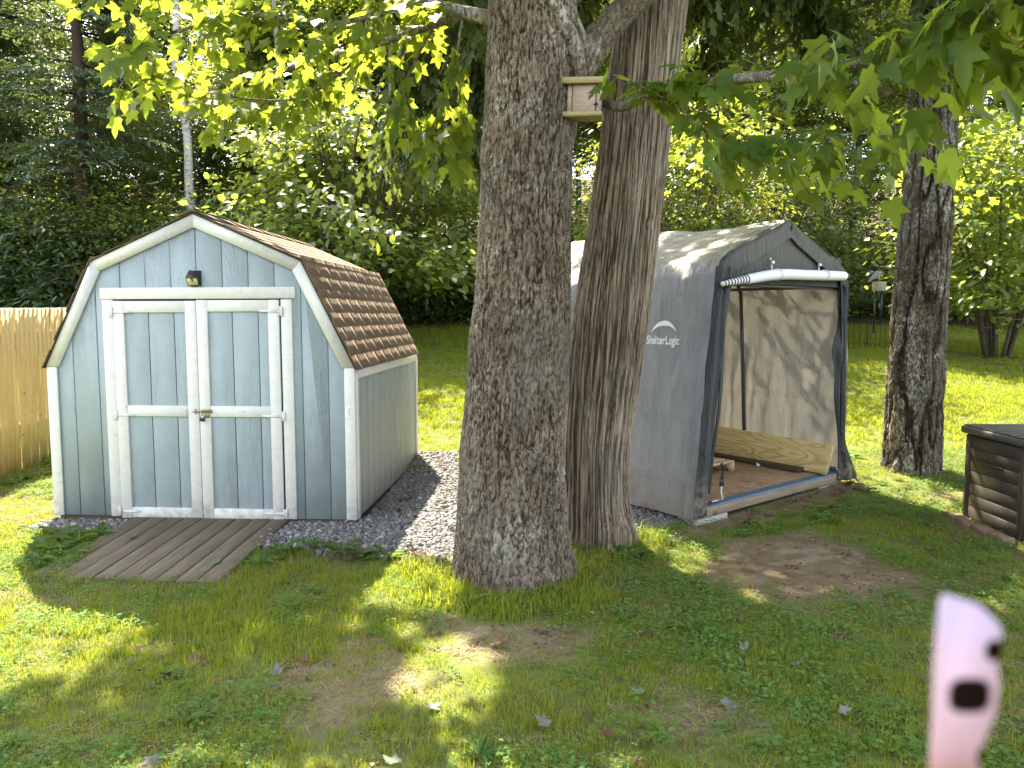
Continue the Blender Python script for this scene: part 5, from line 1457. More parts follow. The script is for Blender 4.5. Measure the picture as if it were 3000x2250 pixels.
# low leafy boughs of that tree in front of and beside its trunk
mb = MB(); PP = []; rl = np.random.default_rng(15)
for pts in ([(TX, TY, 4.4), (4.7, 7.0, 4.3), (5.3, 6.6, 3.9), (5.6, 6.4, 3.4)], [(TX, TY, 4.0), (3.4, 8.4, 4.1), (2.6, 9.0, 3.8), (1.9, 9.4, 3.4)], [(TX, TY, 4.6), (5.0, 8.4, 4.6), (6.0, 8.8, 4.1), (6.8, 9.0, 3.5)], [(TX, TY, 3.7), (4.6, 8.5, 3.8), (5.2, 9.2, 3.5), (5.8, 9.8, 3.0)], [(TX, TY, 4.8), (3.6, 8.8, 4.9), (3.0, 9.8, 4.7), (2.4, 10.4, 4.1)]):
    Q = limb_mesh(mb, pts, 0.03, 0.006, 26, 6)
    for i in range(6, 26):
        for k in range(9):
            PP.append(Q[i] + rl.normal(size=3) * (0.28, 0.28, 0.16) + (0, 0, -0.05))
mb.obj('low_boughs', BARK_L, rtree, smooth=True)
P = np.array(PP); Y, N = rand_dirs(len(P), rl, 0.7, 0.4)
V, F, r_ = leaves_mesh(P, Y, N, rl.uniform(0.08, 0.13, len(P)), 'maple', 9)
tag(obj('low_leaves', V, F, L_MAPLE, rtree, attrs={'rnd': r_}), kind='stuff')

# ---------------------------------------------------------------- broad-leaved small tree behind the blue shed
bt = thing('broad_leaved_tree', 'spreading small tree with large glossy leaves right behind the blue shed', 'tree', (-3.35, 16.0, float(gh(-3, 16.0))))
bt.scale = (1.13, 1.13, 1.13)
mb = MB(); rb = np.random.default_rng(8); PP = []; DD = []
for k in range(6):
    a_ = k * 1.05; mb.add(*tube(smooth_path([(0.12 * math.cos(a_), 0.12 * math.sin(a_), -0.1), (0.25 * math.cos(a_), 0.25 * math.sin(a_), 0.9), (0.7 * math.cos(a_), 0.6 * math.sin(a_), 2.0)], 10), np.linspace(0.055, 0.04, 10), 7))
for k in range(62):
    a_ = rb.uniform(0, 2 * np.pi); rad = rb.uniform(1.4, 3.6); zt_ = rb.uniform(0.9, 4.7)
    rad *= math.sqrt(max(0.05, 1 - (zt_ / 5.3)**2)) * 1.05
    ex, ey = rad * math.cos(a_) * 1.08 + 0.25, rad * math.sin(a_) * 0.85
    if zt_ < 1.6: zt_ += 0.25
    Q = smooth_path([(0.3 * math.cos(a_), 0.3 * math.sin(a_), 1.2), (ex * .55, ey * .55, zt_ * 0.75 + 0.5), (ex, ey, zt_)], 16)
    mb.add(*tube(Q, np.linspace(0.03, 0.006, 16), 6))
    out = np.array([math.cos(a_), math.sin(a_), 0])
    for i in range(6, 16):
        for q in range(15):
            PP.append(Q[i] + rb.normal(size=3) * (0.30, 0.30, 0.17)); DD.append(out * 0.9 + rb.normal(size=3) * 0.5 + (0, 0, -0.25))
mb.obj('stems', BARK_F, bt, smooth=True)
P = np.array(PP); Y = np.array(DD); N = np.stack([rb.normal(0, .45, len(P)), rb.normal(0, .45, len(P)), np.full(len(P), 0.9)], 1) + 0.6 * np.stack([P[:, 0], P[:, 1], 0 * P[:, 0]], 1) / (np.hypot(P[:, 0], P[:, 1])[:, None] + .1)
V, F, r_ = leaves_mesh(P, Y, N, rb.uniform(0.12, 0.19, len(P)), 'oval', 11)
tag(obj('crown', V, F, L_SHRUB, bt, attrs={'rnd': r_}), kind='stuff')

# leafy shrub beyond the lichen trunk
def bush(name, label, cat, loc, rad, h, n, size, kind, mat, seed, group=None, stems=9, low=0.15):
    t = thing(name, label, cat, loc, 0, group); r = np.random.default_rng(seed); mb = MB(); PP = []; DD = []
    for k in range(stems):
        a_ = k * 2.4 + r.uniform(-.3, .3); f = r.uniform(0.3, 1.0)
        Q = smooth_path([(0.08 * rad * math.cos(a_), 0.08 * rad * math.sin(a_), -0.08), (0.4 * rad * f * math.cos(a_), 0.4 * rad * f * math.sin(a_), 0.45 * h), (0.85 * rad * f * math.cos(a_), 0.85 * rad * f * math.sin(a_), h * (1.02 - 0.35 * f))], 12)
        mb.add(*tube(Q, np.linspace(0.022, 0.006, 12) * max(1, h / 2.5), 6))
    nc = n // 14
    for k in range(nc):
        a_ = r.uniform(0, 2 * np.pi); zf = r.random()**0.8; rr_ = rad * math.sqrt(max(0, 1 - (zf * 1.02 - 0.35)**2 / 0.75)) * math.sqrt(r.random()) 
        c = np.array([rr_ * math.cos(a_), rr_ * math.sin(a_), h * (low + (1 - low) * zf)])
        for q in range(14):
            PP.append(c + r.normal(size=3) * (0.22, 0.22, 0.10) * max(0.6, rad / 1.6)); DD.append(np.array([math.cos(a_), math.sin(a_), -0.3]) + r.normal(size=3) * 0.6)
    mb.obj('stems', BARK_F, t, smooth=True)
    P = np.array(PP); N = np.stack([r.normal(0, .4, len(P)), r.normal(0, .4, len(P)), np.full(len(P), 1.0)], 1) + 0.5 * np.stack([P[:, 0], P[:, 1], 0 * P[:, 0]], 1) / (np.hypot(P[:, 0], P[:, 1])[:, None] + .1)
    V, F, r_ = leaves_mesh(P, np.array(DD), N, size * r.uniform(0.7, 1.2, len(P)), kind, seed)
    tag(obj('crown', V, F, mat, t, attrs={'rnd': r_}), kind='stuff')
    return t
bush('flowering_shrub', 'large many-stemmed shrub on the lawn to the right of the lichen covered trunk', 'shrub', (9.2, 14.6, float(gh(9, 14.6))), 2.0, 4.4, 9000, 0.15, 'oval', L_SHRUB, 61, None, 12, 0.16)
bush('flowering_shrub', 'dense green shrub behind the grey shelter, between cedar and lichen trunk', 'shrub', (3.3, 15.5, float(gh(3, 15.5))), 2.2, 4.6, 9000, 0.12, 'oval', L_FOR, 62, None, 10, 0.05)
bush('flowering_shrub', 'dark shrub at the forest edge just left of the wind chime', 'shrub', (6.0, 18.2, float(gh(6, 18.2))), 1.9, 4.2, 8000, 0.11, 'oval', L_DARK, 63, None, 9, 0.05)

# ---------------------------------------------------------------- forest
def decid(seed, h, crown_lo, rad, n, mat, size=0.105, kind='small'):
    r = np.random.default_rng(seed)
    t = bpy.data.objects.new('forest_tree', None); COL.objects.link(t)
    mb = MB(); bend = r.normal(0, 0.25, 2)
    path = [(0, 0, -0.3), (bend[0] * .4, bend[1] * .4, h * .33), (bend[0], bend[1], h * .66), (bend[0] * 1.3, bend[1] * 1.3, h * .97)]
    T = smooth_path(path, 26); mb.add(*tube(T, np.linspace(0.125, 0.025, 26) * h / 11, 8, jitter=.08, seed=seed))
    PP = []; nb = 34
    per = n // (nb * 14)
    for k in range(nb):
        f = crown_lo + (1 - crown_lo) * (k + r.random()) / nb
        base = T[min(int(f * 25), 25)]; a_ = k * 2.4 + r.uniform(-.4, .4)
        prof_r = rad * (math.sin(np.pi * min(1, (f - crown_lo) / (1 - crown_lo) * 0.85 + 0.12)))**0.6
        L_ = prof_r * r.uniform(0.65, 1.15)
        Q = smooth_path([base, base + (L_ * .5 * math.cos(a_), L_ * .5 * math.sin(a_), 0.25 * L_), base + (L_ * math.cos(a_), L_ * math.sin(a_), 0.18 * L_)], 16)
        mb.add(*tube(Q, np.linspace(0.035, 0.006, 16), 5))
        for i in range(2, 16):
            c = Q[i]
            PP.append(c + r.normal(size=(per, 3)) * np.array([0.30, 0.30, 0.14]) * (0.6 + 0.5 * L_ / 2))
    mb.obj('trunk', BARK_F, t, smooth=True)
    P = np.concatenate(PP); Y, N = rand_dirs(len(P), r, 0.7, 0.3)
    N = N + 0.5 * np.stack([P[:, 0], P[:, 1], 0 * P[:, 0]], 1) / (np.hypot(P[:, 0], P[:, 1])[:, None] + .1)
    V, F, r_ = leaves_mesh(P, Y, N, size * r.uniform(0.7, 1.25, len(P)), kind, seed)
    tag(obj('crown', V, F, mat, t, attrs={'rnd': r_}), kind='stuff')
    return t
def spruce(seed, h, rad, dens=1.0, lo=0.06):
    r = np.random.default_rng(seed)
    t = bpy.data.objects.new('spruce_tree', None); COL.objects.link(t)
    mb = MB(); T = smooth_path([(0, 0, -0.3), (0.05, 0, h * .5), (0, 0.05, h)], 24)
    mb.add(*tube(T, np.linspace(0.24, 0.02, 24) * h / 15, 9, jitter=.06, seed=seed))
    PP = []; YY = []; z = h * lo
    while z < h * 0.98:
        f = z / h; L0 = rad * (1 - f)**0.75 + 0.2
        for k in range(5):
            a_ = r.uniform(0, 2 * np.pi); L_ = L0 * r.uniform(0.55, 1.1); d = np.array([math.cos(a_), math.sin(a_), 0]); sd = np.array([-d[1], d[0], 0])
            Q = smooth_path([(0, 0, z), d * L_ * .5 + (0, 0, z - 0.03 * L_), d * L_ + (0, 0, z - 0.22 * L_)], 14)
            mb.add(*tube(Q, np.linspace(0.028, 0.005, 14), 4))
            if z < h * 0.26 and r.random() < 0.45: continue
            for i in range(3, 14):
                tw = 0.50 * L_ * (1 - i / 15) * 0.6 + 0.12
                for s_ in (-1, 1):
                    m = max(2, int(7 * dens * tw / 0.4))
                    for q in range(m):
                        e = (q + r.random()) / m * tw
                        PP.append(Q[i] + sd * s_ * e + d * e * 0.5 + (0, 0, -0.25 * e + r.normal(0, 0.02))); YY.append(sd * s_ * r.uniform(0.1, 1) + d * r.uniform(0.2, 1) + r.normal(size=3) * 0.3 + (0, 0, -0.25))
        z += r.uniform(0.26, 0.42)
    mb.obj('trunk', BARK_S, t, smooth=True)
    P = np.array(PP); N = np.stack([r.normal(0, .4, len(P)), r.normal(0, .4, len(P)), np.ones(len(P))], 1)
    V, F, r_ = leaves_mesh(P, np.array(YY), N, r.uniform(0.11, 0.22, len(P)), 'needle', seed)
    tag(obj('crown', V, F, L_SPR, t, attrs={'rnd': r_}), kind='stuff')
    return t
D1 = decid(1, 9.6, 0.30, 2.3, 26000, L_FOR); D2 = decid(2, 10.2, 0.36, 2.6, 26000, L_FOR); D3 = decid(3, 8, 0.10, 2.0, 34000, L_DARK, 0.078); D4 = decid(4, 10, 0.45, 2.2, 22000, L_FOR, 0.11)
S1 = spruce(21, 14, 3.2); S2 = spruce(22, 10, 2.4, 1.2, 0.03)
for p in (D1, D2, D3, D4):
    tag(p, None, 'tree'); 
for p in (S1, S2): tag(p, None, 'tree')
used = set()
def plant(proto, x, y, s, label, group, rz=None, name=None):
    o = proto if proto.name not in used else copy_tree(proto)
    used.add(o.name)
    if name: o.name = name
    o.location = (x, y, float(gh(x, y)) - 0.05); o.rotation_euler = (0, 0, random.uniform(0, 6.28) if rz is None else rz); o.scale = (s, s, s)
    o['label'] = label; o['category'] = 'tree'; o['group'] = group
    return o
GS = 'spruces at the left of the wood'
plant(S1, -10.2, 18.6, 1.0, 'tall dark spruce with a thick bare lower trunk at the far left', GS)
for x, y, s in ((-13.8, 20.5, 1.05), (-15.6, 24, 1.1), (-11.6, 25, 1.1), (-7.6, 26, 1.0), (-19, 22, 1.1), (-23, 25, 1.2)):
    plant(S1, x, y, s, 'dark spruce standing deeper in the wood on the left', 'spruces deeper in the left wood')
for x, y, s in ((-7.9, 20.6, 0.50), (-5.9, 20.0, 0.46), (-12.4, 18.2, 0.40), (-4.3, 21.2, 0.42)):
    plant(S2, x, y, s, 'young bushy spruce below the taller trees at the left forest edge', 'young spruces at the forest edge')
GF_ = 'leafy trees of the wood behind the yard'; LF_ = 'slender leafy tree in the dense wood behind the yard'
for k, (x, y, s) in enumerate([(-6.6, 22.5, 1.0), (-5.1, 21.6, .92), (-3.4, 22.4, 1.0), (-1.8, 23.6, 1.05), (0.2, 22.6, 1.0), (1.9, 21.8, .95), (3.8, 23.0, 1.0), (5.7, 22.2, .96), (7.6, 23.4, 1.05), (9.8, 22.6, 1.0), (12.2, 23.2, 1.0), (14.6, 22.4, 1.05), (17.5, 23.5, 1.1), (20.5, 24, 1.1),
      (-8.5, 27.5, 1.2), (-4.2, 28, 1.2), (-0.6, 28.5, 1.2), (3.0, 28, 1.2), (6.4, 28.6, 1.2), (10.2, 28, 1.2), (14.2, 28.8, 1.2), (18.6, 29, 1.35), (23, 28, 1.3), (-13.5, 29.5, 1.3), (-18, 29, 1.35), (27, 26, 1.3)]):
    plant((D1, D2, D4)[k % 3], x, y, s, LF_, GF_)
for k, (x, y, s) in enumerate([(4.6, 18.8, .62), (8.2, 19.6, .66), (11.6, 18.6, .70), (13.8, 17.2, .72), (16.5, 18.2, .8), (1.2, 19.4, .55), (-0.8, 20.2, .55), (-3.9, 19.6, .42), (-7.0, 18.9, .40), (-9.3, 19.8, .36)]):
    plant(D3, x, y, s, 'low bushy sapling at the shaded edge of the wood', 'saplings at the edge of the wood')
YT = decid(6, 9.4, 0.36, 2.5, 30000, L_MAPLE, 0.10, 'oval')
YT.name = 'sunlit_maple'; tag(YT, 'tall sunlit tree with yellow green leaves above the broad leaved tree behind the shed', 'tree')
YT.location = (-3.6, 21.6, float(gh(-3.6, 21.6)) - 0.05); YT.scale = (1.12, 1.12, 1.12)
YT2 = copy_tree(YT); YT2.location = (-1.2, 21.9, float(gh(-1, 21.9)) - 0.05); YT2.rotation_euler = (0, 0, 2.1); YT2['label'] = 'sunlit yellow green tree seen just left of the big maple trunk'
YT3 = copy_tree(YT); YT3.location = (-6.4, 21.9, float(gh(-6, 21.9)) - 0.05); YT3.rotation_euler = (0, 0, 4.1); YT3.scale = (0.95, 0.95, 0.95); YT3['label'] = 'sunlit yellow green tree beside the white birch trunk'
# birch and a pale forked tree
def bare_tree(name, label, paths, mat, leaves_at, seed, loc):
    t = thing(name, label, 'tree', loc); mb = MB(); r = np.random.default_rng(seed)
    for pts, r0, r1 in paths: mb.add(*tube(smooth_path(pts, 26), np.linspace(r0, r1, 26), 9, jitter=.05, seed=seed))
    mb.obj('trunk', mat, t, smooth=True)
    PP = [np.array(c) + r.normal(size=(420, 3)) * np.array([0.9, 0.9, 0.5]) for c in leaves_at]
    P = np.concatenate(PP); Y, N = rand_dirs(len(P), r, 0.7, 0.4)
    V, F, r_ = leaves_mesh(P, Y, N, 0.085 * r.uniform(0.7, 1.2, len(P)), 'small', seed)
    tag(obj('crown', V, F, L_FOR, t, attrs={'rnd': r_}), kind='stuff')
bare_tree('birch_tree', 'white birch trunk showing among the dark trees above the blue shed', [([(0.3, 0, -0.2), (0.12, 0, 3.2), (0.10, 0, 5.0), (-0.12, 0, 6.6), (-0.05, 0, 8.0), (-0.2, 0, 11)], 0.12, 0.05)], BIRCH, [(0.5, 0, 8.5), (-0.6, .3, 9.5), (0, 0, 11)], 71, (-7.9, 18.9, 0.95))
bare_tree('forked_tree', 'pale forked trunk in the wood just left of the big maple', [([(0, 0, -0.2), (0.02, 0, 3.2), (0.1, 0, 4.5)], 0.14, 0.11), ([(0.1, 0, 4.4), (-0.12, 0, 5.3), (-0.2, 0, 9)], 0.09, 0.04), ([(0.1, 0, 4.4), (0.35, 0, 5.3), (0.42, 0, 9.5)], 0.085, 0.04)], BARK_P, [(0.3, 0, 8.8), (-0.5, .3, 9.8)], 72, (-3.45, 20.0, 1.2))
bare_tree('leaning_tree', 'grey trunk leaning left in the wood above the broad leaved tree', [([(0.35, 0, -0.2), (0.1, 0, 3.0), (-0.6, 0, 5.0), (-0.9, 0, 9)], 0.12, 0.05)], BARK_P, [(-0.8, 0, 9), (-1.3, .3, 8)], 73, (-5.0, 19.6, 1.2))

# one closed mass of far foliage and undergrowth
def hidden(objs):
    c = bpy.data.collections.new('protos_' + objs[0].name)
    for o in objs:
        for q in list(o.users_collection): q.objects.unlink(o)
        c.objects.link(o)
    return c
def scatter(name, P, rot, scl, idx, protos, kind='stuff'):
    me = bpy.data.meshes.new(name); me.vertices.add(len(P)); me.vertices.foreach_set('co', np.asarray(P, np.float32).ravel())
    at = me.attributes.new('rot', 'FLOAT_VECTOR', 'POINT'); at.data.foreach_set('vector', np.asarray(rot, np.float32).ravel())
    at = me.attributes.new('scl', 'FLOAT', 'POINT'); at.data.foreach_set('value', np.asarray(scl, np.float32))
    at = me.attributes.new('idx', 'INT', 'POINT'); at.data.foreach_set('value', np.asarray(idx, np.int32))
    me.update()
    col = hidden(protos)
    ng = bpy.data.node_groups.new(name, 'GeometryNodeTree')
    ng.interface.new_socket('Geometry', in_out='INPUT', socket_type='NodeSocketGeometry')
    ng.interface.new_socket('Geometry', in_out='OUTPUT', socket_type='NodeSocketGeometry')
    n = ng.nodes; l = ng.links.new
    gi = n.new('NodeGroupInput'); go = n.new('NodeGroupOutput')
    ci = n.new('GeometryNodeCollectionInfo'); ci.inputs['Collection'].default_value = col
    ci.inputs['Separate Children'].default_value = True; ci.inputs['Reset Children'].default_value = True
    ip = n.new('GeometryNodeInstanceOnPoints'); ip.inputs['Pick Instance'].default_value = True
    def na(nm, dt):
        a = n.new('GeometryNodeInputNamedAttribute'); a.data_type = dt; a.inputs['Name'].default_value = nm
        return next(o for o in a.outputs if o.enabled and o.name == 'Attribute')
    e2r = n.new('FunctionNodeEulerToRotation')
    l(na('rot', 'FLOAT_VECTOR'), e2r.inputs[0]); l(e2r.outputs[0], ip.inputs['Rotation'])
    l(na('scl', 'FLOAT'), ip.inputs['Scale']); l(na('idx', 'INT'), ip.inputs['Instance Index'])
    l(gi.outputs[0], ip.inputs['Points']); l(ci.outputs[0], ip.inputs['Instance']); l(ip.outputs[0], go.inputs[0])
    o = link(name, me); md = o.modifiers.new('scatter', 'NODES'); md.node_group = ng
    return tag(o, kind=kind)
def spray_proto(k, n, mat, size, kind, rad):
    r = np.random.default_rng(900 + k); P = r.normal(size=(n, 3)) * np.array([rad, rad, rad * 0.42]); Y, N = rand_dirs(n, r, 0.7, 0.35)
    V, F, a_ = leaves_mesh(P, Y, N, size * r.uniform(0.7, 1.25, n), kind, k)
    return obj('leaf_spray_%02d' % k, V, F, mat, attrs={'rnd': a_})
rw = np.random.default_rng(31)
pts = []
def slab(n, x0, x1, y0, y1, z0, z1):
    x = rw.uniform(x0, x1, n); y = rw.uniform(y0, y1, n); pts.append(np.stack([x, y, gh(x, y) + rw.uniform(z0, z1, n)], 1))
slab(700, -26, 30, 21.0, 26, 0.1, 2.2); slab(1500, -32, 36, 26, 36, 0.2, 12); slab(1100, -34, 38, 33, 40, 6, 20)
slab(260, -14, -4.5, 17.6, 20.5, 0.1, 2.6); slab(120, 4, 20, 20.5, 22, 0.1, 2.0); slab(260, -6, 5, 19.6, 22, 0.1, 2.2); slab(420, -17, -3, 20.5, 24, 0.3, 5.5)
P = np.concatenate(pts)
wood_o = scatter('woodland_foliage', P, np.stack([rw.normal(0, .25, len(P)), rw.normal(0, .25, len(P)), rw.uniform(0, 6.28, len(P))], 1), rw.uniform(0.5, 1.4, len(P)), rw.integers(0, 5, len(P)),
        [spray_proto(0, 420, L_FOR, 0.09, 'small', 0.75), spray_proto(1, 480, L_DARK, 0.085, 'small', 0.75), spray_proto(2, 380, L_FOR, 0.10, 'small', 0.85), spray_proto(3, 560, L_DARK, 0.07, 'small', 0.7), spray_proto(4, 420, L_SPR, 0.17, 'needle', 0.7)])

pts = []
slab(800, -26, 26, -18, -13, 0.2, 5.5)  # unseen foliage row behind the camera, added to hold sky light off the shed front
P = np.concatenate(pts)
scatter('sky_block_foliage', P, np.stack([rw.normal(0, .25, len(P)), rw.normal(0, .25, len(P)), rw.uniform(0, 6.28, len(P))], 1), rw.uniform(0.8, 1.5, len(P)), rw.integers(0, 2, len(P)),
        [spray_proto(5, 200, L_FOR, 0.14, 'small', 0.8), spray_proto(6, 200, L_FOR, 0.14, 'small', 0.8)])
# brush pile
bpile = thing('brush_pile', 'heap of pale cut sticks at the edge of the wood on the far right', 'brush pile', (13.6, 20.2, float(gh(13, 20.2))))
mb = MB(); r = np.random.default_rng(4)
for k in range(70):
    c = r.normal(size=3) * (1.3, .5, .22) + (0, 0, .35); d = r.normal(size=3) * (1, .6, .25); d /= np.linalg.norm(d); L_ = r.uniform(.5, 1.3)
    mb.add(*tube(smooth_path([c - d * L_, c + r.normal(size=3) * .06, c + d * L_], 5), r.uniform(.010, .03), 5))
tag(mb.obj('sticks', BARK_P, bpile), kind='stuff')

# ---------------------------------------------------------------- ground cover
def blade_clump(k, n, rad, h, w, mat, lean=0.5, curl=0.5):
    r = np.random.default_rng(700 + k); VV = []; FF = []; A = []; o = 0
    for i in range(n):
        a_ = r.uniform(0, 2 * np.pi); q = rad * math.sqrt(r.random()); b = np.array([q * math.cos(a_), q * math.sin(a_), -0.006])
        d = r.normal(size=2); d /= np.linalg.norm(d); H_ = h * r.uniform(0.45, 1.25); ln = lean * r.uniform(0.1, 1.2)
        s = np.array([-d[1], d[0], 0]) * w * r.uniform(0.7, 1.2) / 2; D = np.array([d[0], d[1], 0])
        p1 = b + D * ln * H_ * 0.30 + (0, 0, H_ * 0.55); p2 = b + D * ln * H_ * (0.75 + curl * 0.4) + (0, 0, H_ * (0.95 - 0.3 * ln * curl))
        VV += [b - s, b + s, p1 + s * .85, p1 - s * .85, p2]; FF += [[o, o + 1, o + 2], [o, o + 2, o + 3], [o + 3, o + 2, o + 4]]; o += 5
        A += [r.random()] * 5
    return obj('blades_%02d' % k, np.array(VV), np.array(FF), mat, attrs={'rnd': A})
def clover_clump(k, n, rad, size, mat, three=True):
    r = np.random.default_rng(750 + k); PP = []; YY = []; NN = []; SS = []
    for i in range(n):
        a_ = r.uniform(0, 2 * np.pi); q = rad * math.sqrt(r.random()); c = np.array([q * math.cos(a_), q * math.sin(a_), r.uniform(0.010, 0.042)])
        t0 = r.uniform(0, 6.28); nn = np.array([r.normal(0, .35), r.normal(0, .35), 1.0]); s = size * r.uniform(0.6, 1.25)
        for j in range(3 if three else 1):
            t = t0 + j * 2.094; PP.append(c); YY.append((math.cos(t), math.sin(t), r.uniform(-.1, .25))); NN.append(nn); SS.append(s)
    P = np.array(PP); V0, F0 = LS['small']
    V, F, a_ = leaves_mesh(P, np.array(YY), np.array(NN), np.array(SS), 'oval' if not three else 'small', k)
    if three:
        # rounder leaflets
        pass
    return obj('clover_%02d' % k, V, F, mat, attrs={'rnd': a_})

def blocked(x, y):
    b = np.zeros(len(x), bool)
    for p in (P_SHED, P_SHEL, P_DECK): b |= in_poly(x, y, p)
    b |= in_poly(x, y, [(-2.98, 6.0), (-1.78, 6.0), (-1.82, 4.80), (-2.90, 4.78)])
    b |= (np.hypot(x - MX, y - MY) < 0.36) | (np.hypot(x - 0.585, y - CY) < 0.27) | (np.hypot(x - TX, y - TY) < 0.30)
    b |= f_grav(x, y) > 0.5
    return b
rgx = np.random.default_rng(2024)
def area_pts(dens, y0, y1, wf=0.74, pad=0.5):
    n = int(dens * (y1 - y0) * 2 * (wf * (y0 + y1) / 2 + pad)); y = rgx.uniform(y0, y1, n * 2); x = rgx.uniform(-1, 1, n * 2) * (wf * y1 + pad)
    m = np.abs(x) < wf * y + pad; x, y = x[m], y[m]; return x[:n], y[:n]
GP = []; 
def add_grass(dens, y0, y1, kinds, smin, smax):
    x, y = area_pts(dens, y0, y1)
    b = f_bare(x, y); pat = fbm(x * 1.1, y * 1.1, 0, 301, 3); fine = fbm(x * 5, y * 5, 0, 305, 3)
    keep = ~blocked(x, y) & (rgx.random(len(x)) > b * 1.05) & (rgx.random(len(x)) < 0.5 + 1.1 * sstep(0.30, 0.58, pat * 0.5 + fine * 0.5)) & (rgx.random(len(x)) > f_litter(x, y))
    x, y, pat, b = x[keep], y[keep], pat[keep], b[keep]
    tuft = sstep(0.55, 0.28, np.hypot(x - MX, y - MY + 0.05) - 0.3) * 0.9 + sstep(0.4, 0.2, np.hypot(x - 0.6, y - CY) - 0.24) * 0.6
    lush = 0.72 + 0.6 * (pat - 0.4) + tuft + 0.18 * (x < -0.6) * (y > 3.6) * (y < 6)
    s = np.clip(lush, 0.45, 1.9) * rgx.uniform(smin, smax, len(x)) * (1 - 0.4 * b)
    idx = np.array(kinds)[rgx.integers(0, len(kinds), len(x))]
    dry = (fbm(x * 0.9, y * 0.9, 0, 321, 3) > 0.56) & (rgx.random(len(x)) < 0.45) & (y < 9)
    idx = np.where(dry, 6, idx)
    GP.append((np.stack([x, y, ghn(x, y)], 1), s, idx))
add_grass(460, 2.3, 5.0, (0, 1, 2, 3), 0.65, 1.15)
add_grass(230, 5.0, 8.5, (0, 1, 2, 3), 0.8, 1.3)
add_grass(75, 8.5, 13.0, (4, 5), 0.8, 1.3)
add_grass(38, 13.0, 20.5, (4, 5), 0.9, 1.5)
P = np.concatenate([g[0] for g in GP]); S_ = np.concatenate([g[1] for g in GP]); I_ = np.concatenate([g[2] for g in GP])
scatter('grass', P, np.stack([rgx.normal(0, .10, len(P)), rgx.normal(0, .10, len(P)), rgx.uniform(0, 6.28, len(P))], 1), S_, I_,
        [blade_clump(0, 26, 0.060, 0.055, 0.0034, L_GRASS), blade_clump(1, 24, 0.060, 0.070, 0.0036, L_GRASS, 0.7), blade_clump(2, 26, 0.055, 0.046, 0.0030, L_GRASS, 0.9), blade_clump(3, 20, 0.07, 0.068, 0.0034, L_GRASS, 0.7, 0.9),
         blade_clump(4, 46, 0.16, 0.075, 0.0075, L_GRASS, 0.6), blade_clump(5, 46, 0.16, 0.065, 0.008, L_GRASS, 0.9), blade_clump(6, 22, 0.07, 0.045, 0.0030, L_STRAW, 1.3, 1.2)])
# clover and broad leaves
x, y = area_pts(330, 2.3, 8.5)
cl = fbm(x * 1.6, y * 1.6, 0, 340, 3) + 0.11 * sstep(-0.3, 1.2, x) - 0.08 * (x < -0.8)
keep = ~blocked(x, y) & (rgx.random(len(x)) < sstep(0.36, 0.68, cl)) & (rgx.random(len(x)) > f_bare(x, y) * 1.15)
x, y = x[keep], y[keep]
P = np.stack([x, y, ghn(x, y)], 1)
scatter('clover', P, np.stack([rgx.normal(0, .08, len(P)), rgx.normal(0, .08, len(P)), rgx.uniform(0, 6.28, len(P))], 1), rgx.uniform(0.7, 1.25, len(P)), rgx.integers(0, 4, len(P)),
        [clover_clump(0, 16, 0.06, 0.013, L_CLOV), clover_clump(1, 12, 0.08, 0.015, L_CLOV), clover_clump(2, 9, 0.07, 0.024, L_CLOV, False), clover_clump(3, 14, 0.06, 0.013, L_CLOV)])
# dry straw, needles and leaf crumbs on bare soil
x, y = area_pts(420, 2.3, 8.0)
keep = ~blocked(x, y) & (rgx.random(len(x)) < sstep(0.15, 0.6, f_bare(x, y)) * 0.75 + 0.05)
x, y = x[keep], y[keep]
def straw_clump(k, n, rad):
    r = np.random.default_rng(810 + k); VV = []; FF = []; A = []
    for i in range(n):
        c = np.array([r.normal(0, rad * .5), r.normal(0, rad * .5), r.uniform(0.002, 0.010)]); t = r.uniform(0, 6.28); L_ = r.uniform(0.016, 0.065); w_ = r.uniform(0.0016, 0.0036)
        d = np.array([math.cos(t), math.sin(t), r.normal(0, .12)]) * L_ / 2; s = np.array([-math.sin(t), math.cos(t), 0]) * w_ / 2
        o = len(VV); VV += [c - d - s, c + d - s, c + d + s, c - d + s]; FF += [[o, o + 1, o + 2], [o, o + 2, o + 3]]; A += [r.random()] * 4
    return obj('straw_%02d' % k, np.array(VV), np.array(FF), L_STRAW, attrs={'rnd': A})
P = np.stack([x, y, ghn(x, y)], 1)
scatter('dry_straw', P, np.stack([0 * x, 0 * x, rgx.uniform(0, 6.28, len(x))], 1), rgx.uniform(0.7, 1.3, len(x)), rgx.integers(0, 3, len(x)), [straw_clump(0, 22, 0.06), straw_clump(1, 22, 0.06), straw_clump(2, 18, 0.06)])
x, y = area_pts(60, 2.3, 8.0)
b_ = f_bare(x, y)
keep = ~blocked(x, y) & (rgx.random(len(x)) < 0.10 + 0.9 * b_)
x, y = x[keep], y[keep]
def crumb(k, mat):
    r = np.random.default_rng(840 + k); n = 7; P = r.normal(0, 0.05, (n, 3)); P[:, 2] = r.uniform(0.004, 0.016, n); Y, N = rand_dirs(n, r, 1.0, 0.0)
    V, F, a_ = leaves_mesh(P, Y, N, r.uniform(0.012, 0.034, n), 'oval' if k else 'small', k)
    return obj('crumb_%02d' % k, V, F, mat, attrs={'rnd': a_})
P = np.stack([x, y, ghn(x, y)], 1)
scatter('leaf_litter', P, np.stack([0 * x, 0 * x, rgx.uniform(0, 6.28, len(x))], 1), rgx.uniform(0.6, 1.2, len(x)), rgx.integers(0, 3, len(x)), [crumb(0, D_BROWN), crumb(1, D_BROWN), crumb(2, L_STRAW)])
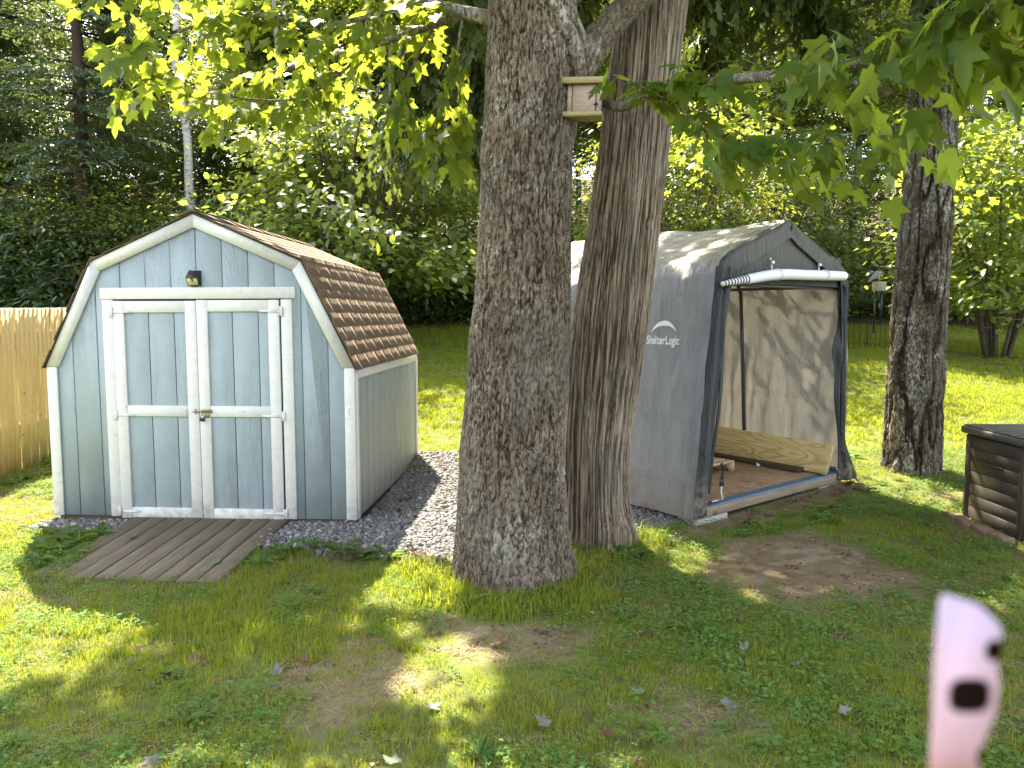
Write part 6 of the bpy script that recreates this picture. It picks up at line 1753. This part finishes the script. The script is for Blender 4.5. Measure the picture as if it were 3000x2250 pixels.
# gravel
def stone(k):
    r = np.random.default_rng(860 + k)
    g = [(-1, -1, -1), (1, -1, -1), (1, 1, -1), (-1, 1, -1), (-1, -1, 1), (1, -1, 1), (1, 1, 1), (-1, 1, 1), (0, 0, 1.25), (0, -1.2, 0), (1.25, 0, 0), (0, 1.2, 0), (-1.25, 0, 0)]
    V = np.array(g, float) * (0.0125, 0.0095, 0.0065) * r.uniform(0.6, 1.15, (13, 3))
    F = [[4, 5, 8], [5, 6, 8], [6, 7, 8], [7, 4, 8]]
    for (a_, b_, c_, d_, m) in ((0, 1, 5, 4, 9), (1, 2, 6, 5, 10), (2, 3, 7, 6, 11), (3, 0, 4, 7, 12)): F += [[a_, b_, m], [b_, c_, m], [c_, d_, m], [d_, a_, m]]
    return obj('stone_%02d' % k, V, np.array(F), STONE)
xs_, ys_ = [], []
for poly, n in ((P_GRAV, 22000), (P_GRAV2, 1900), (P_GRAV3, 1800)):
    q = np.array(poly); x = rgx.uniform(q[:, 0].min() - .1, q[:, 0].max() + .1, n * 2); y = rgx.uniform(q[:, 1].min() - .1, q[:, 1].max() + .1, n * 2)
    k = (f_grav(x, y) > rgx.uniform(0.25, 0.75, len(x))) & ~in_poly(x, y, P_SHED) & ~in_poly(x, y, P_SHEL) & (np.hypot(x - 0.585, y - CY) > 0.22); xs_.append(x[k]); ys_.append(y[k])
x = np.concatenate(xs_); y = np.concatenate(ys_)
P = np.stack([x, y, ghn(x, y) + rgx.uniform(0.0, 0.022, len(x))], 1)
scatter('gravel', P, rgx.uniform(-0.7, 0.7, (len(x), 3)) + np.stack([0 * x, 0 * x, rgx.uniform(0, 6.28, len(x))], 1), rgx.lognormal(-0.16, 0.32, len(x)), rgx.integers(0, 6, len(x)), [stone(k) for k in range(6)])

# ---------------------------------------------------------------- weeds
def weed(x, y, n, ln, label, group, seed, up=0.7):
    t = thing('weed_plant', label, 'weed', (x, y, float(ghn(x, y))), 0, group); r = np.random.default_rng(seed)
    for k in range(n):
        a_ = k * 2.4 + r.uniform(-.4, .4); L_ = ln * r.uniform(0.6, 1.15); w_ = L_ * r.uniform(0.13, 0.20); el = up * r.uniform(0.5, 1.2)
        V = []; m = 6
        for i in range(m + 1):
            f = i / m; c = np.array([math.cos(a_), math.sin(a_), 0]) * L_ * f * math.cos(el * (1 - .5 * f)) + np.array([0, 0, L_ * (math.sin(el) * f - 0.42 * f * f)])
            s = np.array([-math.sin(a_), math.cos(a_), 0]) * w_ * (math.sin(math.pi * min(1, f * .9 + .06)))**0.8 * (1 + 0.15 * (-1)**i)
            V += [c - s + (0, 0, .012), c - (0, 0, 0.006), c + s + (0, 0, .012)]
        F = []
        for i in range(m):
            o = i * 3; F += [[o, o + 1, o + 4, o + 3], [o + 1, o + 2, o + 5, o + 4]]
        obj('leaf', np.array(V), np.array(F), L_WEED, t, smooth=True, attrs={'rnd': np.full(len(V), r.random())})
GW = 'leafy weeds beside the ramp'
for i, (x, y, n, ln) in enumerate([(-3.35, 5.55, 7, .19), (-3.15, 5.45, 7, .20), (-3.26, 5.28, 7, .16), (-3.05, 5.20, 6, .15), (-3.18, 5.05, 6, .14), (-3.42, 5.36, 6, .15), (-3.08, 5.62, 7, .17), (-3.55, 5.62, 6, .15)]):
    weed(x, y, n, ln, 'broad leafy weed in the patch left of the ramp beside the shed', GW, 30 + i, 0.85)
GW2 = 'leafy weeds along the gravel'
for i, (x, y, n, ln) in enumerate([(-1.62, 5.22, 7, .19), (-1.42, 5.30, 6, .15), (-1.20, 5.24, 8, .19), (-1.02, 5.14, 6, .14), (-0.86, 5.12, 7, .16), (-1.70, 5.05, 6, .15)]):
    weed(x, y, n, ln, 'dark leafy weed at the front edge of the gravel by the shed', GW2, 50 + i, 0.9)
for i, (x, y, n, ln, lb) in enumerate([(-0.26, 4.33, 7, .15, 'pale leafy weed at the left foot of the big maple'), (0.80, 5.14, 5, .20, 'tall leaved weed right against the cedar foot'), (0.47, 5.16, 4, .16, 'small weed between the cedar and the maple'), (0.62, 4.12, 5, .10, 'small plantain in the grass in front of the cedar'), (0.92, 3.98, 5, .12, 'plantain with pale leaves in the shaded grass, right of centre'),
      (2.5, 5.95, 6, .12, 'young plant growing against the front beam of the platform'), (3.25, 6.95, 6, .14, 'leafy weed at the right corner of the platform'), (-0.12, 2.78, 6, .10, 'low rosette weed at the bottom edge, near centre'), (-1.35, 3.05, 6, .09, 'low rosette weed in the shaded left foreground'), (3.62, 8.25, 6, .2, 'bright grassy weed on the lawn behind the lichen trunk')]):
    weed(x, y, n, ln, lb, None, 70 + i, 0.8)

# weeds along the foot of the fence
GW3 = 'low weeds along the fence'
for i in range(12):
    y_ = 7.2 + i * 0.22
    weed(-4.72 + random.uniform(-.12, .14), y_, 7, .17, 'low dark weed growing along the foot of the stockade fence', GW3, 120 + i, 0.6)

# ---------------------------------------------------------------- fallen leaves, each its own thing
DM = {}
for nm, mat in (('brown', D_BROWN), ('pale', D_PALE), ('green', D_GREEN)):
    for k in range(3):
        V0, F0 = LS['maple']; V1 = V0.copy(); r = np.random.default_rng(k + 5)
        V1[:, 2] += (0.9 - .3 * k) * (V1[:, 0])**2 + (0.35 + .2 * k) * (V1[:, 1] - .4)**2 + r.normal(0, 0.05, len(V1))
        DM[nm, k] = mesh_data('fallen_leaf', V1, F0, mat, True, {'rnd': np.full(len(V1), k / 3)})
def dead(x, y, kind, label, group, s):
    o = link('fallen_leaf', DM[kind, random.randrange(3)], None, (x, y, float(ghn(x, y)) + 0.022), (random.uniform(-.5, .5), random.uniform(-.5, .5), random.uniform(0, 6.28)))
    o.scale = (s, s, s); tag(o, label, 'leaf', group)
one = [(-1.09, 3.42, 'pale', 'curled pale dead leaf in the sunny-edged grass left of the maple'), (-0.09, 3.78, 'brown', 'dark brown dead leaf on bare soil in front of the maple'), (0.13, 3.88, 'brown', 'dark curled dead leaf at the right foot of the maple'),
       (-0.36, 3.12, 'pale', 'grey dead leaf lying in the bright sun patch'), (0.15, 2.98, 'pale', 'large grey upturned leaf in the centre foreground'), (0.58, 3.24, 'green', 'pale green fallen leaf on thin grass right of centre'), (-1.62, 3.42, 'brown', 'small dark dead leaf in the shaded left grass'),
       (-0.42, 2.70, 'green', 'pale green fallen leaf at the bottom edge near centre'), (-1.35, 2.75, 'pale', 'small pale dead leaf at the bottom left'), (1.15, 5.35, 'green', 'green fallen leaf on the soil beside the concrete block'), (0.94, 3.18, 'pale', 'grey leaf on the mossy bare patch'),
       (-1.72, 5.40, 'brown', 'rust brown leaf on the gravel by the ramp corner'), (-2.78, 5.52, 'brown', 'small brown leaf lying on the ramp planks'), (-2.0, 4.98, 'green', 'pale leaf lying near the lower end of the ramp')]
for x, y, k, lb in one:
    o_s = 0.070 if k != 'brown' else 0.08
    dead(x, y, k, lb, None, o_s)
    if 'ramp planks' in lb or 'lower end of the ramp' in lb:
        q = bpy.data.objects; 
rr = random.Random(9)
for i in range(22):
    a_ = rr.uniform(0, SH_W + .2); b_ = -rr.uniform(0.10, 0.42); x, y = shp(a_, b_)
    dead(x, y, 'brown', 'dry brown leaf on the bare ground along the front of the platform', 'brown leaves along the platform', rr.uniform(0.06, 0.10))
for i in range(16):
    x, y = rr.uniform(-1.2, -0.45), rr.uniform(4.95, 5.25)
    dead(x, y, 'brown', 'dry brown leaf at the edge of the gravel by the maple', 'brown leaves at the gravel edge', rr.uniform(0.06, 0.095))
for i in range(14):
    x, y = -1.10 + rr.uniform(-.06, .30), rr.uniform(6.2, 8.3)
    dead(x, y, 'brown', 'dead leaf on the gravel along the side wall of the shed', 'dead leaves beside the shed wall', rr.uniform(0.06, 0.09))
for i in range(26):
    y = rr.uniform(2.7, 4.6); x = rr.uniform(0.2, 0.62 * y)
    dead(x, y, 'brown', 'small brown dead leaf lying in the shaded lawn right of the maple', 'brown leaves in the right foreground lawn', rr.uniform(0.035, 0.06))
for i in range(14):
    y = rr.uniform(2.7, 4.6); x = rr.uniform(-0.62 * y, -0.2)
    dead(x, y, 'brown', 'small dead leaf lying in the lawn left of the maple', 'dead leaves in the left foreground lawn', rr.uniform(0.04, 0.07))
for i in range(6):
    y = rr.uniform(2.8, 4.4); x = rr.uniform(0.2, 0.6 * y)
    dead(x, y, 'pale', 'pale grey upturned leaf scattered in the shaded right lawn', 'pale leaves in the right foreground lawn', rr.uniform(0.04, 0.06))
